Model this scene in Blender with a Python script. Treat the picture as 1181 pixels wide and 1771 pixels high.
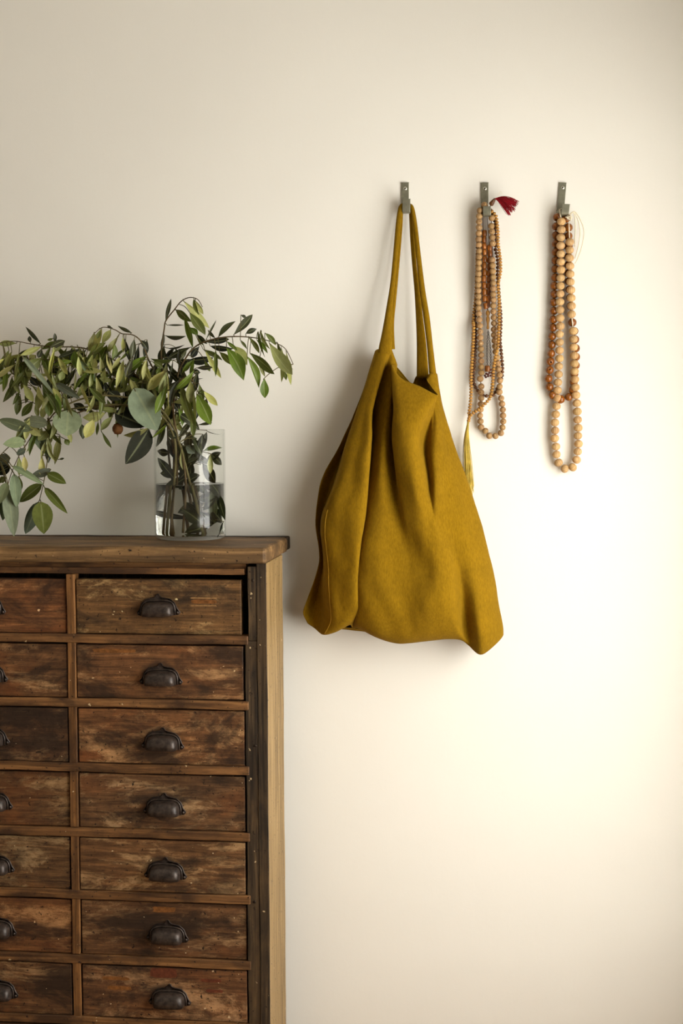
import bpy, bmesh, math, random
from mathutils import Vector, Matrix
random.seed(7)
for o in list(bpy.data.objects): bpy.data.objects.remove(o)
SC = bpy.context.scene
COL = SC.collection

# ------------------------------------------------------------------ camera
W, H, FPX = 1181, 1771, 2691.6
PITCH, YAW, ROLL = 0.06416, 0.12761, -0.00562
ZT = 1.08                                    # height of the cabinet top
CAM = Vector((0.4703, -2.9, ZT + 0.23313))
_cy, _sy, _cp, _sp = math.cos(YAW), math.sin(YAW), math.cos(PITCH), math.sin(PITCH)
F_ = Vector((-_sy*_cp, _cy*_cp, -_sp)); _R = Vector((_cy, _sy, 0)); _U = _R.cross(F_)
R_ = _R*math.cos(ROLL) + _U*math.sin(ROLL); U_ = -_R*math.sin(ROLL) + _U*math.cos(ROLL)
cam_d = bpy.data.cameras.new('camera'); cam = bpy.data.objects.new('camera', cam_d); COL.objects.link(cam)
cam.matrix_world = Matrix(((R_.x, U_.x, -F_.x, CAM.x), (R_.y, U_.y, -F_.y, CAM.y), (R_.z, U_.z, -F_.z, CAM.z), (0, 0, 0, 1)))
cam_d.sensor_fit = 'HORIZONTAL'; cam_d.sensor_width = 36; cam_d.lens = 36*FPX/W; cam_d.clip_start = 0.01
SC.camera = cam

# ------------------------------------------------------------------ daylight and exposure
XR = 0.98                                    # inner face of the window wall
WIN_Y0, WIN_Y1, WIN_Z0, WIN_Z1 = -1.62, -0.34, 0.42, 1.74
wd = bpy.data.worlds.new('daylight'); SC.world = wd; wd.use_nodes = True
bg = wd.node_tree.nodes['Background']; bg.inputs[0].default_value = (1.0, 0.985, 0.925, 1); bg.inputs[1].default_value = 8.0
pl = bpy.data.lights.new('window_portal', 'AREA'); pl.shape = 'RECTANGLE'
pl.size = WIN_Z1 - WIN_Z0; pl.size_y = WIN_Y1 - WIN_Y0; pl.cycles.is_portal = True
po = bpy.data.objects.new('window_portal', pl); COL.objects.link(po)
po.location = (XR + 0.05, (WIN_Y0 + WIN_Y1)/2, (WIN_Z0 + WIN_Z1)/2); po.rotation_euler = (0, math.pi/2, 0)
SC.view_settings.view_transform = 'Standard'; SC.view_settings.look = 'None'
SC.view_settings.gamma = 1; SC.view_settings.use_curve_mapping = False
SC.view_settings.exposure = 0.42
SC.cycles.adaptive_threshold = 0.02

# ------------------------------------------------------------------ helpers
def P(px, py, d):
    """the point at distance d (metres) in front of the back wall that is seen at pixel px, py"""
    v = F_ + R_*((px - W/2)/FPX) + U_*((H/2 - py)/FPX)
    t = (-d - CAM.y)/v.y
    return CAM + v*t
def mesh(name, verts, faces, smooth=True):
    m = bpy.data.meshes.new(name); m.from_pydata([tuple(v) for v in verts], [], faces)
    m.validate()
    if smooth: m.polygons.foreach_set('use_smooth', [True]*len(m.polygons))
    m.update(); return m
def obj(name, me, mat=None, parent=None, loc=None):
    o = bpy.data.objects.new(name, me); COL.objects.link(o)
    if mat and not me.materials: me.materials.append(mat)
    if parent: o.parent = parent
    if loc is not None: o.location = loc
    return o
def bm_mesh(name, bm, smooth=False):
    bmesh.ops.recalc_face_normals(bm, faces=bm.faces[:])
    m = bpy.data.meshes.new(name); bm.to_mesh(m); bm.free()
    if smooth: m.polygons.foreach_set('use_smooth', [True]*len(m.polygons))
    return m
def box_bm(x0, x1, y0, y1, z0, z1, bev=0, seg=2, bm=None, cuts=0, jit=0):
    b = bmesh.new()
    bmesh.ops.create_cube(b, size=1)
    for v in b.verts:
        v.co = ((x0+x1)/2 + v.co.x*(x1-x0), (y0+y1)/2 + v.co.y*(y1-y0), (z0+z1)/2 + v.co.z*(z1-z0))
    if bev: bmesh.ops.bevel(b, geom=b.edges[:], offset=bev, segments=seg, affect='EDGES', profile=0.5)
    if bm is None: return b
    t = bpy.data.meshes.new('t'); b.to_mesh(t); b.free(); bm.from_mesh(t); bpy.data.meshes.remove(t); return bm
def box(name, x0, x1, y0, y1, z0, z1, mat, parent=None, bev=0, seg=2):
    """box whose object origin is its own centre"""
    c = Vector(((x0+x1)/2, (y0+y1)/2, (z0+z1)/2))
    b = box_bm(x0-c.x, x1-c.x, y0-c.y, y1-c.y, z0-c.z, z1-c.z, bev, seg)
    o = obj(name, bm_mesh(name, b), mat, parent, c)
    return o
def empty(name, loc):
    o = bpy.data.objects.new(name, None); COL.objects.link(o); o.location = loc; o.empty_display_size = 0.05; return o
def tag(o, label=None, cat=None, group=None, kind=None):
    if label: o['label'] = label
    if cat: o['category'] = cat
    if group: o['group'] = group
    if kind: o['kind'] = kind
    return o
def catmull(pts, n, closed=False):
    pts = [Vector(p) for p in pts]; N = len(pts); out = []
    rng = N if closed else N-1
    for i in range(rng):
        if closed: p0, p1, p2, p3 = pts[i-1], pts[i], pts[(i+1) % N], pts[(i+2) % N]
        else: p0, p1, p2, p3 = pts[max(i-1, 0)], pts[i], pts[i+1], pts[min(i+2, N-1)]
        for k in range(n):
            t = k/n
            out.append(0.5*((2*p1) + (p2-p0)*t + (2*p0-5*p1+4*p2-p3)*t*t + (3*p1-p0-3*p2+p3)*t**3))
    if not closed: out.append(pts[-1])
    return out
def tube_data(pts, rad, sides=6, cap=True):
    """verts, faces of a tube along world points; rad a number or list"""
    V, Fc = [], []; n = len(pts); rr = rad if isinstance(rad, (list, tuple)) else [rad]*n
    up = Vector((0.31, -0.9, 0.21)).normalized(); prev = None
    for i, p in enumerate(pts):
        t = (pts[min(i+1, n-1)] - pts[max(i-1, 0)])
        t = t.normalized() if t.length > 1e-9 else Vector((0, 0, 1))
        a = prev if prev is not None else up
        a = a - t*a.dot(t)
        if a.length < 1e-4: a = t.orthogonal()
        a.normalize(); b = t.cross(a); prev = a
        for k in range(sides):
            an = 2*math.pi*k/sides
            V.append(p + (a*math.cos(an) + b*math.sin(an))*rr[i])
    for i in range(n-1):
        for k in range(sides):
            k2 = (k+1) % sides
            Fc.append((i*sides+k, i*sides+k2, (i+1)*sides+k2, (i+1)*sides+k))
    if cap:
        Fc.append(tuple(range(sides))[::-1]); Fc.append(tuple((n-1)*sides+k for k in range(sides)))
    return V, Fc
class Acc:
    def __init__(s): s.V, s.F = [], []
    def add(s, vf):
        o = len(s.V); s.V += vf[0]; s.F += [tuple(i+o for i in f) for f in vf[1]]
    def build(s, name, mat, parent=None, origin=None, smooth=True):
        c = Vector(origin) if origin is not None else Vector((0, 0, 0))
        return obj(name, mesh(name, [v-c for v in s.V], s.F, smooth), mat, parent, c - (parent.matrix_world.translation if False else Vector((0, 0, 0))))
def lathe_data(prof, n=32):
    V, Fc = [], []
    for r, z in prof:
        for k in range(n):
            a = 2*math.pi*k/n; V.append(Vector((r*math.cos(a), r*math.sin(a), z)))
    for i in range(len(prof)-1):
        for k in range(n):
            k2 = (k+1) % n; Fc.append((i*n+k, i*n+k2, (i+1)*n+k2, (i+1)*n+k))
    return V, Fc

# ------------------------------------------------------------------ materials
def srgb(r, g, b):
    f = lambda c: (c/255/12.92) if c/255 <= 0.04045 else ((c/255+0.055)/1.055)**2.4
    return (f(r), f(g), f(b), 1)
class NT:
    def __init__(s, name):
        s.m = bpy.data.materials.new(name); s.m.use_nodes = True; s.t = s.m.node_tree; s.n = s.t.nodes
        s.b = s.n['Principled BSDF']
    def new(s, ty, **kw):
        x = s.n.new(ty)
        for k, v in kw.items():
            if hasattr(x, k) and not k.startswith('i_'): setattr(x, k, v)
        return x
    def link(s, a, b): s.t.links.new(a, b)
    def coord(s, scale=(1, 1, 1), rnd=True, rot=(0, 0, 0)):
        tc = s.new('ShaderNodeTexCoord'); mp = s.new('ShaderNodeMapping')
        mp.inputs['Scale'].default_value = scale; mp.inputs['Rotation'].default_value = rot
        src = tc.outputs['Object']
        if rnd:
            oi = s.new('ShaderNodeObjectInfo'); mu = s.new('ShaderNodeMath', operation='MULTIPLY'); mu.inputs[1].default_value = 17.0
            s.link(oi.outputs['Random'], mu.inputs[0])
            ad = s.new('ShaderNodeVectorMath', operation='ADD'); s.link(src, ad.inputs[0]); s.link(mu.outputs[0], ad.inputs[1]); src = ad.outputs[0]
        s.link(src, mp.inputs['Vector']); return mp.outputs[0]
    def noise(s, vec, scale, detail=6, rough=0.6, dist=0.0):
        x = s.new('ShaderNodeTexNoise'); x.inputs['Scale'].default_value = scale; x.inputs['Detail'].default_value = detail
        x.inputs['Roughness'].default_value = rough; x.inputs['Distortion'].default_value = dist
        if vec is not None: s.link(vec, x.inputs['Vector'])
        return x.outputs['Fac']
    def ramp(s, fac, stops, interp='LINEAR'):
        x = s.new('ShaderNodeValToRGB'); e = x.color_ramp; e.interpolation = interp
        while len(e.elements) < len(stops): e.elements.new(0.5)
        for el, (p, c) in zip(e.elements, stops): el.position = p; el.color = c if len(c) == 4 else (*c, 1)
        s.link(fac, x.inputs[0]); return x.outputs['Color']
    def mix(s, fac, a, b, mode='MIX'):
        x = s.new('ShaderNodeMix', data_type='RGBA', blend_type=mode)
        for sock, v in ((x.inputs[0], fac), (x.inputs[6], a), (x.inputs[7], b)):
            if hasattr(v, 'is_output'): s.link(v, sock)
            else: sock.default_value = v
        return x.outputs[2]
    def bump(s, h, strength, dist=0.001):
        x = s.new('ShaderNodeBump'); x.inputs['Strength'].default_value = strength; x.inputs['Distance'].default_value = dist
        s.link(h, x.inputs['Height']); s.link(x.outputs[0], s.b.inputs['Normal'])
    def base(s, c, rough=0.6, spec=0.5, metal=0):
        if hasattr(c, 'is_output'): s.link(c, s.b.inputs['Base Color'])
        else: s.b.inputs['Base Color'].default_value = c
        s.b.inputs['Roughness'].default_value = rough; s.b.inputs['Specular IOR Level'].default_value = spec; s.b.inputs['Metallic'].default_value = metal
G1 = (0, 0, 0, 1); W1 = (1, 1, 1, 1)

def wood(name, dark, mid, light, axis='x', across=26, blotch=None, blotch_c=None, blotch2_c=None, rough=0.6, spec=0.3, specks=False, tint=False, bump=0.35):
    n = NT(name)
    sc = {'x': (1.6, across, across), 'y': (across, 1.6, across), 'z': (across, across, 1.6)}[axis]
    v = n.coord(sc); f1 = n.noise(v, 3.0, 8, 0.62, 0.8)
    c = n.ramp(f1, [(0.28, dark), (0.5, mid), (0.74, light)])
    v2 = n.coord((1, 1, 1))
    if blotch:
        k = {'x': (0.55, 1, 1.3), 'y': (1, 0.55, 1), 'z': (1.3, 1, 0.55)}[axis]
        v3 = n.coord(k); f2 = n.noise(v3, blotch, 5, 0.62, 0.3)
        c = n.mix(n.ramp(f2, [(0.45, G1), (0.62, W1)]), c, blotch_c, 'MIX')
        if blotch2_c:
            v4 = n.coord(k, rot=(0.3, 0.5, 0.2)); f3 = n.noise(v4, blotch*0.8, 6, 0.66, 0.5)
            c = n.mix(n.ramp(f3, [(0.50, G1), (0.70, (0.8, 0.8, 0.8, 1))]), c, blotch2_c, 'MIX')
        c = n.mix(0.55, c, n.ramp(f1, [(0.3, (0.5, 0.5, 0.5, 1)), (0.7, (1.25, 1.25, 1.25, 1))]), 'MULTIPLY')
    if specks:
        f4 = n.noise(v2, 95, 2, 0.5); c = n.mix(n.ramp(f4, [(0.735, G1), (0.755, W1)]), c, srgb(190, 165, 125))
        f5 = n.noise(v2, 160, 3, 0.6); c = n.mix(n.ramp(f5, [(0.30, W1), (0.36, G1)]), c, srgb(30, 20, 12))
    if tint:
        oi = n.new('ShaderNodeObjectInfo'); c = n.mix(1.0, c, oi.outputs['Color'], 'MULTIPLY')
    n.base(c, rough, spec); n.bump(f1, bump, 0.0012)
    return n.m

def flat(name, c, rough=0.6, spec=0.4, metal=0, var=0.12, scale=60, bump=0.0):
    n = NT(name); v = n.coord((1, 1, 1)); f = n.noise(v, scale, 5, 0.6)
    lo = tuple(x*(1-var) for x in c[:3]); hi = tuple(min(1, x*(1+var)) for x in c[:3])
    n.base(n.ramp(f, [(0.3, lo), (0.7, hi)]), rough, spec, metal)
    if bump: n.bump(f, bump, 0.001)
    return n.m

M = {}
def wall_mat():
    n = NT('plaster'); v = n.coord((1, 1, 1), rnd=False)
    f = n.noise(v, 2.2, 4, 0.5); c = n.ramp(f, [(0.3, (0.83, 0.80, 0.735)), (0.7, (0.86, 0.83, 0.765))])
    n.base(c, 0.85, 0.15)
    a = n.noise(v, 7, 3, 0.5); b = n.noise(v, 85, 4, 0.6)
    v2 = n.coord((1.0, 1, 0.12), rnd=False, rot=(0, 0.6, 0)); st = n.noise(v2, 120, 2, 0.5)
    m1 = n.new('ShaderNodeMath', operation='MULTIPLY_ADD'); n.link(b, m1.inputs[0]); m1.inputs[1].default_value = 0.14; n.link(a, m1.inputs[2])
    m2 = n.new('ShaderNodeMath', operation='MULTIPLY_ADD'); n.link(st, m2.inputs[0]); m2.inputs[1].default_value = 0.05; n.link(m1.outputs[0], m2.inputs[2])
    n.bump(m2.outputs[0], 0.35, 0.004); return n.m
M['wall'] = wall_mat()
M['ceiling'] = flat('ceiling_paint', (0.85, 0.82, 0.75, 1), 0.9, 0.1, var=0.02)
M['floor'] = wood('floor_boards', srgb(120, 88, 58), srgb(150, 114, 78), srgb(172, 136, 98), 'y', 14)
M['paint'] = flat('window_paint', (0.8, 0.78, 0.72, 1), 0.5, 0.3, var=0.03)
M['top'] = wood('top_wood', srgb(70, 51, 30), srgb(122, 92, 57), srgb(156, 122, 80), 'x', 30, 9, srgb(88, 66, 42), specks=True, rough=0.62)
def drawer_wood():
    n = NT('drawer_wood'); f1 = n.noise(n.coord((3.2, 60, 60)), 3.0, 10, .72, .6)
    c = n.ramp(f1, [(.28, srgb(60, 41, 25)), (.5, srgb(100, 68, 41)), (.74, srgb(136, 96, 60))])
    k = (.6, 1, 1.25)
    red = n.noise(n.coord(k, rot=(.2, .1, .4)), 8, 5, .6, .4); c = n.mix(n.ramp(red, [(.52, G1), (.70, (.6, .6, .6, 1))]), c, srgb(122, 68, 32))
    pale = n.noise(n.coord((.5, 1, 1.4), rot=(.3, .5, .2)), 12, 10, .78, .5); c = n.mix(n.ramp(pale, [(.51, G1), (.60, (.95, .95, .95, 1))]), c, srgb(166, 130, 90))
    dk = n.noise(n.coord(k, rot=(.7, .2, .1)), 9, 8, .7, .4); c = n.mix(n.ramp(dk, [(.47, G1), (.60, (.9, .9, .9, 1))]), c, srgb(46, 33, 23))
    scr = n.noise(n.coord((.5, 20, 26), rot=(0, .05, 0)), 5, 5, .7); c = n.mix(n.ramp(scr, [(.66, G1), (.74, (.7, .7, .7, 1))]), c, srgb(176, 134, 86))
    c = n.mix(.6, c, n.ramp(f1, [(.3, (.55, .55, .55, 1)), (.7, (1.25, 1.25, 1.25, 1))]), 'MULTIPLY')
    mot = n.noise(n.coord((1, 1, 1)), 60, 8, .75); c = n.mix(.7, c, n.ramp(mot, [(.3, (.6, .6, .6, 1)), (.7, (1.35, 1.35, 1.35, 1))]), 'MULTIPLY')
    # greasy dirt around the pull, worn pale rim beyond it
    tc = n.new('ShaderNodeTexCoord'); mp = n.new('ShaderNodeMapping'); mp.inputs['Scale'].default_value = (17, 0, 27); n.link(tc.outputs['Object'], mp.inputs[0])
    ln = n.new('ShaderNodeVectorMath', operation='LENGTH'); n.link(mp.outputs[0], ln.inputs[0])
    wob = n.new('ShaderNodeMath', operation='MULTIPLY_ADD'); n.link(dk, wob.inputs[0]); wob.inputs[1].default_value = .9; n.link(ln.outputs['Value'], wob.inputs[2])
    c = n.mix(n.ramp(wob.outputs[0], [(.85, (.75, .75, .75, 1)), (1.0, G1)]), c, srgb(46, 34, 25))
    v2 = n.coord((1, 1, 1))
    f4 = n.noise(v2, 95, 2, .5); c = n.mix(n.ramp(f4, [(.74, G1), (.755, W1)]), c, srgb(196, 172, 132))
    f5 = n.noise(v2, 150, 3, .6); c = n.mix(n.ramp(f5, [(.30, W1), (.37, G1)]), c, srgb(30, 20, 12))
    oi = n.new('ShaderNodeObjectInfo'); c = n.mix(1.0, c, oi.outputs['Color'], 'MULTIPLY')
    n.base(c, .55, .3); n.bump(f1, .4, .0012); return n.m
M['front'] = drawer_wood()
M['rail'] = wood('rail_wood', srgb(60, 38, 20), srgb(112, 76, 43), srgb(148, 105, 62), 'x', 40, 14, srgb(66, 44, 26), specks=True)
M['post'] = wood('divider_wood', srgb(62, 40, 20), srgb(114, 76, 40), srgb(152, 106, 60), 'z', 40, 14, srgb(70, 46, 26), specks=True)
M['stile'] = wood('stile_wood', srgb(25, 20, 15), srgb(54, 42, 29), srgb(94, 74, 50), 'z', 40, 7, srgb(34, 28, 21), srgb(98, 74, 46), specks=True)
M['side'] = wood('side_wood', srgb(92, 72, 44), srgb(136, 110, 70), srgb(166, 138, 94), 'z', 34, specks=True)
M['dark'] = flat('dark_interior', srgb(28, 18, 11), 0.9, 0.1)
M['iron'] = flat('old_iron', srgb(56, 46, 40), 0.42, 0.5, 0.35, 0.7, 130, 0.4)
M['nail'] = flat('nail_iron', srgb(50, 40, 32), 0.5, 0.5, 0.7)
M['steel'] = flat('grey_steel', srgb(142, 140, 122), 0.42, 0.5, 0.75, 0.15, 120, 0.08)
M['screw'] = flat('screw_steel', srgb(205, 203, 190), 0.3, 0.5, 0.8)
M['hole'] = flat('hole_dark', srgb(30, 28, 22), 0.8, 0.2)

# ------------------------------------------------------------------ the room
def structure(name, *boxes, mat):
    bm = bmesh.new()
    for b in boxes: box_bm(*b, bm=bm)
    return tag(obj(name, bm_mesh(name, bm), mat), kind='structure')
XL, YF, ZC = -2.6, -4.3, 2.6
structure('wall_back', (XL-.1, XR+.3, 0, .12, 0, ZC), mat=M['wall'])
structure('wall_left', (XL-.1, XL, YF, 0, 0, ZC), mat=M['wall'])
structure('wall_front', (XL-.1, XR+.3, YF-.1, YF, 0, ZC), mat=M['wall'])
structure('wall_right', (XR, XR+.3, YF, 0, 0, WIN_Z0), (XR, XR+.3, YF, 0, WIN_Z1, ZC), (XR, XR+.3, WIN_Y1, 0, WIN_Z0, WIN_Z1), (XR, XR+.3, YF, WIN_Y0, WIN_Z0, WIN_Z1), mat=M['wall'])
structure('floor', (XL-.1, XR+.3, YF-.1, .12, -.1, 0), mat=M['floor'])
structure('ceiling', (XL-.1, XR+.3, YF-.1, .12, ZC, ZC+.1), mat=M['ceiling'])
fw = .04
structure('window_1', (XR+.2, XR+.25, WIN_Y0, WIN_Y1, WIN_Z0, WIN_Z0+fw), (XR+.2, XR+.25, WIN_Y0, WIN_Y1, WIN_Z1-fw, WIN_Z1),
          (XR+.2, XR+.25, WIN_Y0, WIN_Y0+fw, WIN_Z0, WIN_Z1), (XR+.2, XR+.25, WIN_Y1-fw, WIN_Y1, WIN_Z0, WIN_Z1),
          (XR+.205, XR+.245, (WIN_Y0+WIN_Y1)/2-.018, (WIN_Y0+WIN_Y1)/2+.018, WIN_Z0, WIN_Z1), mat=M['paint'])

# ------------------------------------------------------------------ the cabinet
D, TH, GAP = 0.2606, 0.028, 0.0805          # depth of the top, its thickness, how far the carcass stands off the wall
NC, NR = 3, 8
PITCHX, PITCHZ, DW, DH = 0.3185, 0.1154, 0.300, 0.0965
XG = -0.0434                                 # right edge of the right column
YFR = -(D - 0.008)                           # plane of the cabinet front
ZR0 = ZT - 0.1556                            # top of the first rail
XLEFT = XG - (NC-1)*PITCHX - DW - 0.044
cab = empty('apothecary_cabinet', ((XLEFT)/2, -D/2 - .03, 0))
CB = cab.location.copy()
def cpart(o):
    o.location = o.location - CB; o.parent = cab; return o
def rough_board(name, x0, x1, y0, y1, z0, z1, mat, bev, nx=1, nz=1, amp=0.0, sd=1):
    o = box(name, x0, x1, y0, y1, z0, z1, mat, None, bev, 2)
    if amp:
        bm = bmesh.new(); bm.from_mesh(o.data)
        ax = 0 if (x1-x0) > (z1-z0) else 2
        es = [e for e in bm.edges if abs((e.verts[0].co-e.verts[1].co)[ax]) > 0.8*(o.dimensions[ax] if o.dimensions[ax] else 1)]
        L = max(x1-x0, z1-z0)
        es = [e for e in bm.edges if abs((e.verts[0].co-e.verts[1].co)[ax]) > 0.7*L]
        bmesh.ops.subdivide_edges(bm, edges=es, cuts=int(L/0.02), use_grid_fill=True)
        for v in bm.verts:
            t = v.co[ax]*17+sd*3.1
            w = (math.sin(t)+.6*math.sin(t*2.7+1)+.4*math.sin(t*6.1+2))*amp
            v.co.z += w if ax == 0 else 0
            v.co.x += w if ax == 2 else 0
            v.co.y += (math.sin(t*1.7+4)+.5*math.sin(t*5+1))*amp*.6
        bmesh.ops.recalc_face_normals(bm, faces=bm.faces[:]); bm.to_mesh(o.data); bm.free()
    return o
XT0 = XLEFT - 0.002
topb = cpart(rough_board('top_board', XT0, 0, -D, -.030, ZT-TH, ZT, M['top'], 0.006, amp=0.0006))
batten = cpart(rough_board('back_batten', XT0, 0.0005, -.0295, -.003, ZT-TH+.003, ZT, M['stile'], 0.003, amp=0.0003, sd=4))
ZB = 0.0
cpart(rough_board('side_panel', -.0185, -.0015, YFR+.004, -GAP, ZB, ZT-TH, M['side'], 0.0012, amp=0.0003))
cpart(rough_board('side_panel', XLEFT, XLEFT+.017, YFR+.004, -GAP, ZB, ZT-TH, M['side'], 0.0012, amp=0.0003, sd=2))
cpart(box('back_panel', XLEFT+.017, -.0185, -GAP-.008, -GAP, .03, ZT-TH, M['stile'], None))
# weathered front edge of the side, then the inner stile, on both ends
for k, (a, b) in enumerate(((-.0185, -.0015), (XLEFT, XLEFT+.017))):
    cpart(rough_board('edge_strip', a, b, YFR-.0005, YFR+.0036, ZB, ZT-TH-.0005, M['stile'], 0.0008, amp=0.0003, sd=k+3))
for k, (a, b, z0, z1) in enumerate(((-.0345, -.0188, ZR0-.0080, ZT-TH-.006), (-.0402, -.0188, ZB, ZR0-.0085), (XLEFT+.0172, XLEFT+.038, ZB, ZT-TH-.006))):
    cpart(rough_board('stile', a, b, YFR+.0008, YFR+.02, z0, z1, M['stile'], 0.001, amp=0.0004, sd=k+7))
nail_bm = bmesh.new(); bmesh.ops.create_uvsphere(nail_bm, u_segments=10, v_segments=6, radius=0.0028); nail_me = bm_mesh('nail', nail_bm, True)
for (px, py) in ((437, 1004), (441, 1290), (440, 1560)):
    p = P(px, py, -YFR); nl = obj('nail', nail_me, M['nail'], None, (p.x, YFR+.0005, p.z)); nl.scale = (1, .4, 1); cpart(nl)
# plinth rail at the floor
cpart(rough_board('plinth', XLEFT+.038, -.0378, YFR+.003, YFR+.022, 0, ZR0-PITCHZ*(NR-1)-.019, M['rail'], 0.001, amp=.0003, sd=9))
# rails: the ends lap a little over the stile
RT = 0.0155
for r in range(NR-1):
    z = ZR0 - PITCHZ*r + (0, 0.0012, .0002, -.0014, .0008, -.0012, .001)[r]
    cpart(rough_board('rail', XLEFT+.030, -.0348, YFR-.0015, YFR+.03, z-RT, z, M['rail'], 0.0016, amp=0.00055, sd=r))
zt0 = ZT-TH
cpart(rough_board('head_rail', XLEFT+.030, -.0395, YFR+.012, YFR+.04, zt0-.0215, zt0-.0006, M['rail'], 0.001, amp=.0003, sd=12))
cpart(rough_board('head_moulding', XLEFT+.030, -.041, YFR+.004, YFR+.0118, zt0-.0205, zt0-.0095, M['rail'], 0.001, amp=.0003, sd=13))
# cup pull: back plate with crest and ears, hollow cup open at the bottom (x across, -y out, z up)
def pull_plate():
    out = []
    hw = .0335
    pts = [(-hw-.001, -.0165), (-hw-.0035, -.012), (-hw+.001, -.006), (-.0285, .004), (-.021, .0108), (-.008, .0132), (-.004, .0150), (-.0025, .0182), (0, .0196)]
    ol = pts + [(-x, z) for x, z in pts[::-1][1:]]
    ol += [(.024, -.0175), (-.024, -.0175)]
    n = len(ol); V = [Vector((x, 0, z)) for x, z in ol] + [Vector((x*.97, -.0026, z*.97)) for x, z in ol]
    Fc = [tuple(range(n)), tuple(range(n, 2*n))[::-1]] + [(i, (i+1) % n, n+(i+1) % n, n+i) for i in range(n)]
    return V, Fc
def pull_cup():
    nu, nv = 22, 9; V, Fc = [], []
    def sheet(s, off):
        st = len(V)
        for j in range(nv+1):
            ph = (math.pi/2)*j/nv                # 0 at the plate, 90 deg at the lower lip
            for i in range(nu+1):
                a = math.pi*i/nu
                ca, sa = math.cos(a), math.sin(a)
                x = -.0272*s*math.copysign(abs(ca)**.58, ca)
                dep = math.sin(ph)**.8; hh = math.cos(ph)**.62
                z = -.0165 + .0235*s*(sa**.5)*hh
                y = -.002 - .0205*s*dep*(.18+.82*sa**.45)
                V.append(Vector((x*(1-.06*dep), y, z)))
        for j in range(nv):
            for i in range(nu):
                a = st+j*(nu+1)+i; Fc.append((a, a+1, a+nu+2, a+nu+1))
        return st
    a = sheet(1, 0); b = sheet(.92, 1)
    k = nv*(nu+1)
    for i in range(nu): Fc.append((a+k+i, a+k+i+1, b+k+i+1, b+k+i))
    # rolled rim where cup meets plate
    pts = []
    for i in range(nu+1):
        an = math.pi*i/nu; ca = math.cos(an)
        pts.append(Vector((-.0285*math.copysign(abs(ca)**.58, ca), -.0032, -.0165+.0250*max(0, math.sin(an))**.5)))
    tv, tf = tube_data(pts, .0016, 6); o = len(V); V.extend(tv); Fc.extend(tuple(q+o for q in f) for f in tf)
    return V, Fc
pa = Acc(); pa.add(pull_plate()); pa.add(pull_cup())
for sx in (-1, 1):
    V, Fc = lathe_data([(0.0001, .0016), (.0018, .0013), (.0024, 0)], 10); pa.add(([Vector((sx*.0325+v.x, -.0026-v.z, -.0125+v.y)) for v in V], Fc))
pull_me = mesh('cup_pull', pa.V, pa.F); pull_me.materials.append(M['iron'])
for p in pull_me.polygons:
    pass
# drawers
def drawer_mesh(w, h, k):
    bm = box_bm(-w/2, w/2, 0, .020, -h/2, h/2, .0016, 2)
    bm = box_bm(-w/2+.004, -w/2+.014, .0201, GAP*0+.145, -h/2+.004, h/2-.012, 0, 1, bm)
    bm = box_bm(w/2-.014, w/2-.004, .0201, .145, -h/2+.004, h/2-.012, 0, 1, bm)
    bm = box_bm(-w/2+.014, w/2-.014, .0201, .145, -h/2+.004, -h/2+.010, 0, 1, bm)
    return bm_mesh('drawer', bm)
random.seed(3)
DRW = {}
tints = {(0, 0): (1.06, 1.12, 1.0), (0, 1): (1.1, 1.02, .95), (0, 2): (1.2, 1.1, 1.0), (0, 3): (.92, .95, .98), (0, 4): (.98, .98, .95), (0, 5): (.82, .8, .8), (0, 6): (1.0, .93, .92),
         (1, 0): (1.3, 1.12, 1.0), (1, 1): (1.05, 1.0, .95), (1, 2): (.8, .78, .8), (1, 3): (.85, .85, .82), (1, 4): (.82, .88, .9), (1, 5): (1.08, .92, .8), (1, 6): (.85, .82, .8)}
pulldz = [0.0030, -.0040, -.0030, -.0035, -.0035, -.002, -.002]
for c in range(NC):
    for r in range(NR):
        top = ZR0 - PITCHZ*(r-1) - RT - .0032 + (0, 0.0012, .0002, -.0014, .0008, -.0012, .001, 0)[r-1 if r else 7]
        if r == 0: top = ZR0 + DH + .0005
        xr = XG - PITCHX*c + random.uniform(-.0008, .0008)
        x0, x1 = xr - DW, xr
        if r == 0 and c == 0: x1 -= .0035; x0 -= .0
        z1 = top; z0 = (ZR0 - PITCHZ*r + (0, 0.0012, .0002, -.0014, .0008, -.0012, .001, 0)[r]) + .0010
        inset = random.uniform(.002, .0045)
        if r == 0 and c == 0: inset = .006
        ctr = Vector(((x0+x1)/2, YFR+inset, (z0+z1)/2))
        d = obj('drawer', drawer_mesh(x1-x0, z1-z0, 0), M['front'], None, ctr); cpart(d)
        DRW[(c, r)] = d; tt = tints.get((c, r), (.95, .92, .9)); d.color = (*tt, 1)
        d.rotation_euler = (0, random.uniform(-.002, .002), random.uniform(-.004, .004))
        pu = obj('cup_pull', pull_me, None, d, (random.uniform(-.001, .001)+(.0015*r if c == 0 else .002*r), -.0002, (pulldz[r] if r < 7 else -.003)))
        pu.rotation_euler = (0, random.uniform(-.03, .03), 0); pu.scale = (1.06, 1.05, 1.06)
        if r == 0 and c == 0: tag(d, 'drawer with a pale scraped label mark right of its pull')
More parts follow.
